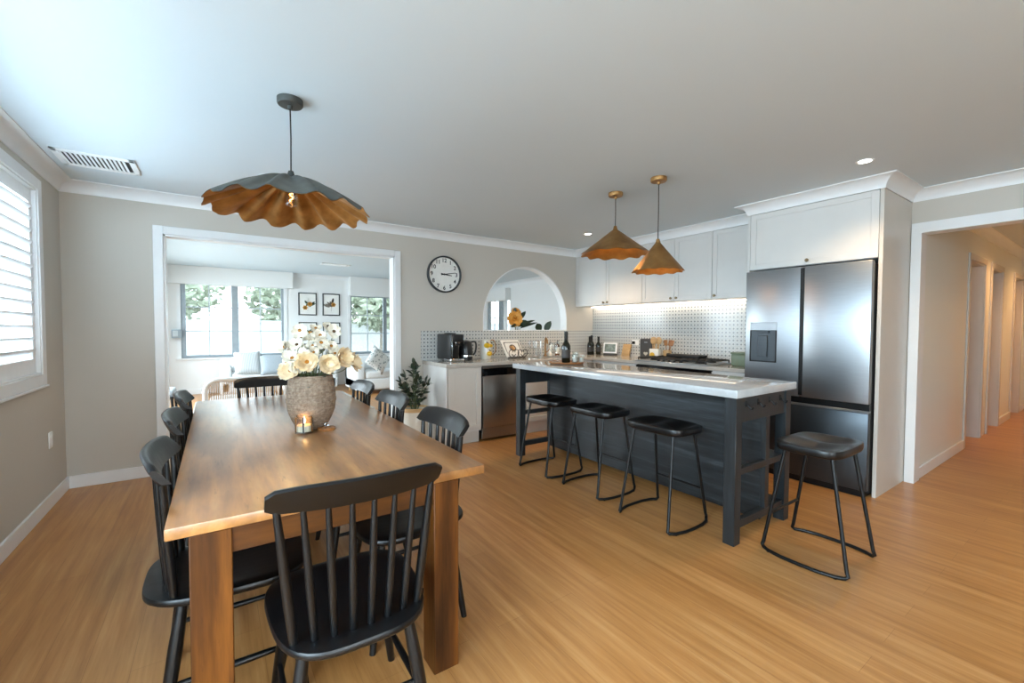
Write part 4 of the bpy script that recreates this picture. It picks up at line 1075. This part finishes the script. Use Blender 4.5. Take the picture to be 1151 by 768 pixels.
fol = thing('foliage_sprig', 'dark green foliage tucked among the white blooms', 'foliage', (VX, VY, TZ+.12))
m = MB(); ms = MB()
for k in range(44):
    a = rnd.uniform(0, 2*PI); r = rnd.uniform(.02, .13); z = rnd.uniform(.16, .40)
    m.leaf((r*math.cos(a)*.6, r*math.sin(a)*.6, z-.05), (math.cos(a), math.sin(a), rnd.uniform(.1, .9)), rnd.uniform(.05, .08), .03, .2, rnd.uniform(-.5, .5))
for k in range(7):
    a = 2*PI*k/7; ms.tube([(0, 0, 0), (.05*math.cos(a), .05*math.sin(a), .16), (.08*math.cos(a), .08*math.sin(a), .3)], .002, 6)
m.build('leaves', 'leaf_mid', fol, 60); ms.build('stems', 'stem', fol)
cj = thing('candle_jar', 'lit candle in a faceted clear glass jar before the vase', 'candle', (.366, 2.405, TZ))
MB().lathe([(0, 0), (.040, 0), (.044, .006), (.044, .095), (.0405, .095), (.0405, .012), (0, .012)], 12).build('glass_jar', 'clear', cj, 20)
for k in range(12):
    a = 2*PI*(k+.5)/12
    if k % 2 == 0: MB().box(-.004, .004, -.001, .0015, .01, .088, mtx=T(.0425*math.cos(a), .0425*math.sin(a), 0) @ RZ(math.degrees(a)+90)).build('facet', 'brass' if k % 4 else 'charbox', cj)
wx = MB().lathe([(0, .0125), (.040, .0125), (.040, .042), (0, .040)], 24).build('wax', 'wax', cj)
MB().tube([(0, 0, .04), (0, 0, .05)], .0012, 6).build('wick', 'black_plastic', wx)
MB().lathe([(0, .049), (.006, .056), (.0065, .063), (.0028, .078), (0, .086)], 12).build('flame', 'flame', cj)
ld = thing('candle_topper', 'small round copper lid with ring handle lying beside the candle', 'lid', (.478, 2.435, TZ))
MB().lathe([(0, 0), (.044, 0), (.046, .004), (.045, .010), (.02, .014), (0, .015)], 32).build('lid_disc', 'teak', ld)
MB().tube([(.009*math.cos(2*PI*k/14), 0, .024+.009*math.sin(2*PI*k/14)) for k in range(14)], .002, 6, closed=True).build('ring_handle', 'chrome', ld)
# ---- pot plant between doorway and cabinet
pt = thing('potted_plant', 'dark green leafy plant in a white pot beside the base cabinet', 'potted plant', (1.80, 4.52, 0))
MB().lathe([(0, .0), (.12, .0), (.135, .02), (.145, .20), (.145, .40), (.130, .40), (.128, .36), (0, .36)], 36).build('pot', 'ceramic', pt)
MB().lathe([(.1455, .385), (.149, .385), (.149, .425), (.132, .425), (.132, .398)], 36, close=False).build('wooden_rim', 'pine', pt)
MB().lathe([(0, .362), (.127, .362), (.127, .372), (0, .378)], 24).build('soil', 'bark', pt)
lf = MB(); sm = MB()
r2 = random.Random(11)
for k in range(15):
    a = r2.uniform(0, 2*PI); sp = r2.uniform(.04, .21); hh = r2.uniform(.26, .50)
    if k == 0: a, sp, hh = 1.6, .02, .52
    tip = Vector((sp*math.cos(a), sp*math.sin(a)*.75, .37+hh)); b0 = Vector((.03*math.cos(a), .03*math.sin(a), .37))
    pth = catmull([b0, b0.lerp(tip, .5)+Vector((0, 0, .05)), tip], 5); sm.tube(pth, [.005-.003*i/(len(pth)-1) for i in range(len(pth))], 6)
    for q in range(7):
        p = pth[min(len(pth)-1, 2+int(q*1.25))]
        a2 = a+(1 if q % 2 else -1)*r2.uniform(.5, 1.3)
        lf.leaf(p, (math.cos(a2), math.sin(a2), r2.uniform(.35, 1.1)), r2.uniform(.075, .12), r2.uniform(.042, .058), .25, r2.uniform(-.6, .6))
    lf.leaf(pth[-1], (math.cos(a)*.3, math.sin(a)*.3, 1), .09, .045, .1)
lf.build('leaves', 'leaf', pt, 60); sm.build('stems', 'stem', pt)
# ================================================================ LIVING ROOM
def pelmet(label, x0, x1, z0, axis='y'):
    p = MB()
    if axis == 'y': p.box(x0, x1, LY1-.17, LY1-.001, z0, ZC-.002, .004)
    else: p.box(LX1-.17, LX1-.001, x0, x1, z0, z0+.30, .004)
    o = p.build('pelmet', 'fabric_white' if False else 'wall_white'); tag(o, label, 'pelmet'); return o
pelmet('long white boxed pelmet above the wide living room window', -.80, 1.36, 2.11)
pelmet('white boxed pelmet above the right-hand living room window', 2.52, 4.05, 2.02)
pelmet('white boxed pelmet on the side wall seen through the arch', 8.95, 10.12, 1.99, 'x')
def curtain(label, axis, p, a0, a1, z0, z1, mat='fabric_white'):
    def f(u, v):
        s = a0+(a1-a0)*u; d = .022*math.sin(u*(a1-a0)/.055*PI)
        z = z0+(z1-z0)*v
        return (s, p+d, z) if axis == 'y' else (p+d, s, z)
    n = int((a1-a0)/.012)
    m = MB().surf(f, n, 4)
    o = m.build('curtain', mat, None, 80); so = o.modifiers.new('s', 'SOLIDIFY'); so.thickness = .004
    return tag(o, label, 'curtain')
curtain('white curtain hanging beside the window seen through the arch', 'x', LX1-.09, 9.0, 9.16, .02, 2.0)
# pictures
def picture(label, x, z, seed):
    p = thing('framed_print', label, 'picture', (x, LY1-.001, z), 0, 'botanical prints on the living room wall')
    w, h, b = .365, .49, .022; d = .025
    MB().box(-w/2, -w/2+b, -d, 0, -h/2, h/2, .002).box(w/2-b, w/2, -d, 0, -h/2, h/2, .002).box(-w/2+b, w/2-b, -d, 0, h/2-b, h/2, .002).box(-w/2+b, w/2-b, -d, 0, -h/2, -h/2+b, .002).build('frame', 'frame_black', p)
    MB().box(-w/2+b, w/2-b, -.012, -.002, -h/2+b, h/2-b).build('sheet', 'paper', p)
    r = random.Random(seed); a = MB(); bl = MB(); f = MB()
    for k in range(7):
        an = r.uniform(.3, 2.8); L = r.uniform(.09, .17)
        a.leaf((r.uniform(-.04, .04), -.0135, r.uniform(-.07, .03)), (math.cos(an), 0, math.sin(an)), L, .045, 0, PI/2, fold=0)
    a.tube([(0, -.014, -.15), (.01, -.014, -.02), (-.01, -.014, .08)], .0025, 6)
    for k in range(2 if seed % 2 else 1):
        cx, cz = ((.045, .0), (-.05, -.08))[k]
        for q in range(6):
            t = q*PI/3; f.leaf((cx, -.0155, cz), (math.cos(t), 0, math.sin(t)), .055, .04, 0, PI/2, fold=0)
    a.build('printed_leaves', 'bark' if seed in (2, 4) else 'leaf_mid', p); f.build('printed_flower', 'petal_orange', p)
    return p
picture('top left botanical print with orange flowers, thin dark frame', 1.66, 1.805, 1)
picture('top right botanical print with brown sprig, thin dark frame', 2.145, 1.805, 2)
picture('bottom left botanical print, partly hidden by the bouquet', 1.66, 1.165, 3)
picture('bottom right botanical print with brown star-shaped leaves, thin dark frame', 2.145, 1.165, 4)
sw = thing('intercom_panel', 'small grey control panel on the wall left of the wide window', 'control panel', (-.60, LY1-.151, 1.17))
MB().box(-.075, .075, 0, .15, -.08, .08, .008, 2).build('housing', 'alu', sw)
MB().box(-.055, .02, -.004, .001, -.05, .06, .002).build('display', 'gridbar', sw)
# cane-backed armchair
ca = thing('cane_armchair', 'white framed armchair with striped cane back beyond the dining table', 'armchair', (.30, 6.35, 0), 0)
W = .41
def rr(w, z0, z1, r, y, n=6):
    pts = []
    for cx, cz, a0 in ((w-r, z1-r, 0), (-w+r, z1-r, 90)):
        for k in range(n+1):
            a = R(a0+90*k/n); pts.append((cx+r*math.cos(a), y, cz+r*math.sin(a)))
    return [(w, y, z0)]+pts+[(-w, y, z0)]
MB().tube(rr(W, .0, .69, .13, -.34), .026, 12).build('back_frame', 'white', ca)
sl = MB()
for k in range(45):
    x = -W+.04+k*(2*W-.08)/44; zt = .665-(max(0, abs(x)-(W-.13))/.13)**2*.10
    sl.tube([(x, -.34, .30), (x, -.34, zt)], .0065, 6)
sl.build('cane_slats', 'pine', ca)
MB().box(-W+.02, W-.02, -.31, .32, .26, .30, .01).build('seat_frame', 'white', ca)
MB().box(-W+.04, W-.04, -.28, .32, .30, .43, .04, 3).build('seat_cushion', 'fabric_white', ca)
for s in (-1, 1):
    MB().tube(catmull([(s*W, -.34, .52), (s*W, 0, .53), (s*W, .28, .50), (s*W, .33, .42), (s*W, .34, .0)], 5), .022, 10).build('arm', 'white', ca)
# sofa below the wide window
def sofa(label, loc, rz, L, D=.88, backh=.74, seath=.42):
    s = thing('sofa', label, 'sofa', loc, rz)
    MB().box(-L/2, L/2, -D/2, D/2, .08, .30, .03, 3).build('base', 'fabric_white', s)
    n = max(2, int(round(L/.8))); w = (L-.36)/n
    for k in range(n):
        MB().box(-L/2+.18+k*w+.006, -L/2+.18+(k+1)*w-.006, -D/2, D/2-.22, .30, seath+.03, .04, 3).build('seat_cushion', 'fabric_white', s)
        MB().box(-L/2+.18+k*w+.006, -L/2+.18+(k+1)*w-.006, D/2-.36, D/2-.20, seath, backh-.02, .05, 3, mtx=T(0, 0, 0)).build('back_cushion', 'fabric_white', s)
    MB().box(-L/2, L/2, D/2-.2, D/2, .08, backh-.06, .05, 3).build('back', 'fabric_white', s)
    for q in (-1, 1): MB().box(q*(L/2)-(.18 if q > 0 else 0), q*(L/2)+(.18 if q < 0 else 0), -D/2, D/2, .08, .58, .05, 3).build('arm', 'fabric_white', s)
    for x in (-L/2+.08, L/2-.08):
        for y in (-D/2+.08, D/2-.08): MB().lathe([(0, 0), (.018, 0), (.024, .082), (0, .082)], 12, mtx=T(x, y, 0)).build('leg', 'pine', s)
    return s
sofa('white sofa under the wide living room window', (1.05, 9.72, 0), 0, 2.0)
sofa('white sofa under the right-hand living room window', (3.15, 8.9, 0), 0, 1.9)
def cushion(label, loc, w, h, th, rot, mat):
    c = MB().pillow(w, h, th, mtx=T(0, 0, 0)).build('cushion', mat, None, 80)
    c.location = loc; c.rotation_euler = [R(x) for x in rot]
    return tag(c, label, 'cushion', 'scatter cushions on the sofas')
cushion('striped grey cushion at the left end of the window sofa', (.48, 9.30, .64), .44, .44, .16, (70, 0, 8), 'fabric_stripe')
cushion('plain grey cushion leaning in front on the window sofa', (.90, 9.14, .60), .46, .40, .16, (68, 0, -6), 'fabric_grey')
cushion('white cushion right of the plain grey one on the window sofa', (1.40, 9.24, .62), .5, .42, .17, (72, 0, 3), 'fabric_white')
cushion('sprigged pale cushion standing on its corner on the right-hand sofa', (2.62, 8.46, .66), .44, .44, .15, (70, 38, 5), 'fabric_pattern')
cushion('large white ruffled cushion on the right-hand sofa', (3.08, 8.34, .62), .46, .46, .2, (68, 10, -8), 'fabric_white')
cushion('grey striped cushion behind the white ruffled one on the right-hand sofa', (3.58, 8.46, .66), .46, .46, .15, (72, 20, 0), 'fabric_stripe')
# dark lounge chair by the left side
lc = thing('lounge_chair', 'dark framed lounge chair with white cushion just inside the doorway', 'lounge chair', (-.76, 7.35, 0), -90)
for s in (-1, 1):
    MB().tube(catmull([(s*.28, -.30, .72), (s*.28, -.24, .42), (s*.28, .0, .36), (s*.28, .30, .38)], 5), .018, 10).build('side_rail', 'black_metal', lc)
    MB().tube([(s*.28, -.24, .42), (s*.28, -.32, 0)], .016, 10).build('leg', 'black_metal', lc)
    MB().tube([(s*.28, .28, .38), (s*.28, .30, 0)], .016, 10).build('leg', 'black_metal', lc)
MB().box(-.26, .26, -.05, .05, -.20, .20, .04, 3, mtx=T(0, -.25, .60) @ RX(14)).build('back_cushion', 'fabric_white', lc)
MB().box(-.26, .26, -.24, .30, .37, .47, .04, 3).build('seat_cushion', 'fabric_grey', lc)
MB().tube([(-.28, -.30, .72), (.28, -.30, .72)], .016, 10).build('top_rail', 'black_metal', lc)
# rug
rg = tag(MB().box(-.3, 2.1, 6.95, 9.15, .0, .012, .004).build('rug', 'rug'), 'pale woven rug on the living room floor', 'rug')
# sideboard behind the arch with a vase of orange flowers and a rubber plant
sb = thing('sideboard', 'low white sideboard behind the arch wall', 'sideboard', (3.75, 5.22, 0))
MB().box(-.6, .6, -.2, .2, .12, .88, .004).build('body', 'cab', sb)
for k in range(2):
    d = shaker(MB(), .59, .72).build('door', 'cab', sb); d.location = (.595-k*.6, .222, .14); d.rotation_euler = (0, 0, PI); knob(d, .06 if k else .53, .40)
MB().box(-.62, .62, -.21, .215, .88, .905, .004).build('top', 'pine', sb)
for x in (-.55, .55):
    for y in (-.16, .16): MB().lathe([(0, 0), (.016, 0), (.022, .12), (0, .12)], 12, mtx=T(x, y, 0)).build('leg', 'pine', sb)
VA = Vector((3.63, 5.2, .905))
va = thing('vase', 'white vase behind the arch sill with orange blooms', 'vase', tuple(VA))
MB().lathe([(0, 0), (.05, 0), (.075, .06), (.08, .14), (.055, .22), (.05, .26), (.043, .26), (.05, .2), (.06, .1), (0, .02)], 32).build('vase_body', 'ceramic', va)
def protea(label, off, face, r):
    f = thing('cut_flower', label, 'flower', (VA.x, VA.y, VA.z+.05), 0, 'orange blooms behind the arch')
    p = Vector(off); n = Vector(face).normalized(); q = Vector((0, 0, 1)).rotation_difference(n).to_matrix().to_4x4(); mt = Matrix.Translation(p) @ q; mb = MB()
    for L in range(3):
        for k in range(9):
            a = 2*PI*(k+.5*L)/9; t = bmesh.new(); rows = []; rr_ = r*(1-.22*L)
            for i in range(6):
                s = i/5; wd = rr_*.45*math.sin(PI*(s*.8+.08)); ang = 1.2-.5*L*.5
                rows.append([t.verts.new((rr_*s*math.cos(.35+.3*L), w_*wd, rr_*s*math.sin(.35+.3*L)-.3*rr_*s*s*(1-.3*L))) for w_ in (-1, 0, 1)])
            for u_, v_ in zip(rows, rows[1:]):
                for j in range(2): t.faces.new((u_[j], u_[j+1], v_[j+1], v_[j]))
            mb._merge(t, mt @ Matrix.Rotation(a, 4, 'Z'))
    mb.build('petals', 'petal_orange', f, 80)
    MB().sphere((0, 0, r*.2), (r*.3, r*.3, r*.3), 12, 8, mtx=q).build('flower_centre', 'pollen', f).location = p
    MB().tube([(0, 0, 0), p*.6, p], .004, 6).build('stem', 'stem', f)
protea('large orange bloom seen through the arch', (-.03, -.02, .475), (-.3, -1, .25), .125)
protea('paler orange bloom just above the large one through the arch', (.03, .03, .575), (-.1, -.9, .5), .085)
lv = thing('foliage_sprig', 'dark green leaves around the orange blooms behind the arch', 'foliage', (VA.x, VA.y, VA.z+.06))
m = MB(); ms = MB()
for b, d, L, w_ in (((.05, 0, .44), (.55, -.1, .8), .20, .075), ((.02, -.04, .40), (.6, -.4, .25), .15, .08), ((-.02, -.04, .36), (-.7, -.3, .1), .14, .07), ((.03, 0, .36), (.5, -.3, .2), .17, .08), ((.06, 0, .36), (.9, -.1, .42), .30, .05), ((.08, 0, .33), (.9, -.1, .38), .32, .045), ((0, 0, .33), (-.2, -.6, .4), .13, .08), ((-.02, 0, .56), (.1, 0, 1), .08, .05)):
    m.leaf(b, d, L, w_, .12, .9); ms.tube([(0, 0, 0), (b[0]*.6, b[1]*.6, b[2]*.6), b], .003, 6)
m.build('leaves', 'leaf', lv, 60); ms.build('stems', 'stem', lv)
rp = thing('potted_plant', 'rubber plant with rounded dark leaves at the right of the arch sill', 'potted plant', (4.15, 5.22, .905))
MB().lathe([(0, 0), (.06, 0), (.075, .13), (.068, .13), (.06, .02), (0, .02)], 28).build('pot', 'ceramic', rp)
m = MB(); ms = MB()
for k, (dx, dy, h, L, w_) in enumerate(((-.12, -.04, .345, .17, .11), (.06, -.05, .33, .22, .13), (-.02, .06, .27, .14, .09), (.10, .05, .22, .14, .09), (-.09, .05, .2, .13, .09), (.0, -.08, .2, .13, .09))):
    b = (dx*.5, dy*.5, h); m.leaf(b, (dx*4, dy*4, .75), L, w_, .15, .9); ms.tube([(0, 0, .03), (dx*.25, dy*.25, h*.6), b], .004, 6)
m.build('leaves', 'leaf', rp, 60); ms.build('stems', 'stem', rp)
# ---- garden outside the living room windows
def tree(label, x, y, h, rad, seed, n=1800):
    t = thing('garden_tree', label, 'tree', (x, y, -.25), 0, 'garden trees beyond the windows'); r = random.Random(seed)
    tr = MB().tube(catmull([(0, 0, 0), (.1, .05, h*.3), (-.05, 0, h*.6), (.05, 0, h*.85)], 4), [.14-.008*i for i in range(13)], 8)
    for k in range(7):
        a = r.uniform(0, 2*PI); z = h*r.uniform(.35, .7); tr.tube([(0, 0, z), (rad*.4*math.cos(a), rad*.4*math.sin(a), z+h*.12), (rad*.75*math.cos(a), rad*.75*math.sin(a), z+h*.22)], [.05, .035, .015], 6)
    tr.build('trunk', 'bark', t)
    b = bmesh.new()
    for k in range(n):
        while True:
            v = Vector((r.uniform(-1, 1), r.uniform(-1, 1), r.uniform(-1, 1)))
            if .25 < v.length < 1: break
        c = Vector((v.x*rad, v.y*rad, h*.68+v.z*h*.36)); s = r.uniform(.12, .24)
        e = Euler((r.uniform(0, 6), r.uniform(0, 6), r.uniform(0, 6))).to_matrix()
        q = [b.verts.new(c+e @ Vector(p)*s) for p in ((0, -1, 0), (.45, 0, .12), (0, 1, 0), (-.45, 0, .12))]
        b.faces.new(q)
    mb = MB(); mb._merge(b); mb.build('crown', 'tree_leaf', t, 0)
tree('leafy garden tree beyond the left part of the wide window', -1.8, 20.5, 4.6, 2.2, 1)
tree('leafy garden tree beyond the middle of the wide window', 3.0, 21.5, 4.2, 2.0, 2)
tree('leafy garden tree just beyond the right-hand window', 4.9, 15.5, 4.4, 1.6, 3)
tree('tall garden tree beyond the right-hand window', 8.3, 20.0, 5.2, 2.4, 4)
# ================================================================ LIGHT
w = bpy.data.worlds.new('sky'); SC.world = w; w.use_nodes = True
nt = w.node_tree; nt.nodes.clear()
bg = nt.nodes.new('ShaderNodeBackground'); ow = nt.nodes.new('ShaderNodeOutputWorld')
bg.inputs[0].default_value = lin('d2e5ef'); bg.inputs[1].default_value = SKY
nt.links.new(bg.outputs[0], ow.inputs[0])
def light(name, typ, loc, energy, color, size=.1, rot=(0, 0, 0), **kw):
    l = bpy.data.lights.new(name, typ); l.energy = energy; l.color = lin(color)[:3]
    if typ == 'AREA':
        l.shape = 'RECTANGLE' if 'size_y' in kw else 'DISK'; l.size = size
        if 'size_y' in kw: l.size_y = kw['size_y']
    elif typ == 'SPOT': l.shadow_soft_size = size; l.spot_size = R(kw.get('angle', 100)); l.spot_blend = .8
    else: l.shadow_soft_size = size
    o = bpy.data.objects.new(name, l); COL.objects.link(o); o.location = loc; o.rotation_euler = rot
    return o
def portal(name, loc, rot, sx, sy):
    o = light(name, 'AREA', loc, 1, 'ffffff', sx, rot, size_y=sy); o.data.cycles.is_portal = True
    return o
def px(name, x, y0, y1, z0, z1, sgn):    # portal in an x-plane, shining towards sgn*x
    portal(name, (x, (y0+y1)/2, (z0+z1)/2), (0, R(-90*sgn), 0), z1-z0, y1-y0)
def py(name, y, x0, x1, z0, z1, sgn):
    portal(name, ((x0+x1)/2, y, (z0+z1)/2), (R(90*sgn), 0, 0), x1-x0, z1-z0)
def wl(name, x, y0, y1, z0, z1, e, tilt=0, out=0, up=0, col='c6e0f2'):
    light(name, 'AREA', (x-out, (y0+y1)/2, (z0+z1)/2+up), e, col, z1-z0, (0, R(-90+tilt), 0), size_y=y1-y0)
wl('dining_window_daylight', XL-.2, *WIN1, 60, 24, .12, .06); wl('added_side_daylight', XL-.2, *WIN2, 135, 50, .75, .55); wl('added_living_daylight', XL-.2, *LW4, 135, 44, .75, .55, 'dceaf2')  # last two lamps added to brighten the rooms through unseen openings
px('portal', LX1+.16, *LW3, -1)
py('portal', LY1+.16, *LW1, -1); py('portal', LY1+.16, *LW2, -1); light('added_rear_daylight', 'AREA', (.2, YF-.95, 1.85), 72, 'e8eff2', 2.6, (R(56), 0, 0), size_y=1.8)  # area lamp added behind the camera to brighten the room
WARM = 'ffc98a'
for (x, y), e in zip(DOWN, (9, 26, 18)): light('downlight_lamp', 'SPOT', (x, y, ZC-.03), e*LK, 'ffd6a4', .07, angle=130)
light('island_lamp', 'POINT', (2.825, 2.569, 1.98), 1.2*LK, 'ffb060', .03)
light('island_lamp', 'POINT', (2.812, 2.125, 1.79), 1.0*LK, 'ffb060', .03)
for x in (7.7, 9.6): light('hall_lamp', 'SPOT', (x, .45, ZC-.03), 30*LK*HK, 'ffbd78', .05, angle=150)
light('hall_lamp', 'POINT', (7.1, 2.2, 2.2), 5*LK*HK, 'ffbd78', .1)
light('candle_glow', 'POINT', (.372, 2.43, .84), .35*LK, 'ff9a40', .015)
# ---------------------------------------------------------------- render settings
vs = SC.view_settings; vs.view_transform = 'Standard'; vs.look = 'None'; vs.gamma = 1; vs.use_curve_mapping = False
vs.exposure = EXPO
SC.cycles.use_denoising = True
SC.cycles.max_bounces = 10; SC.cycles.diffuse_bounces = 6; SC.cycles.glossy_bounces = 5; SC.cycles.transparent_max_bounces = 16
SC.cycles.caustics_reflective = False; SC.cycles.caustics_refractive = False
SC.cycles.sample_clamp_indirect = 8
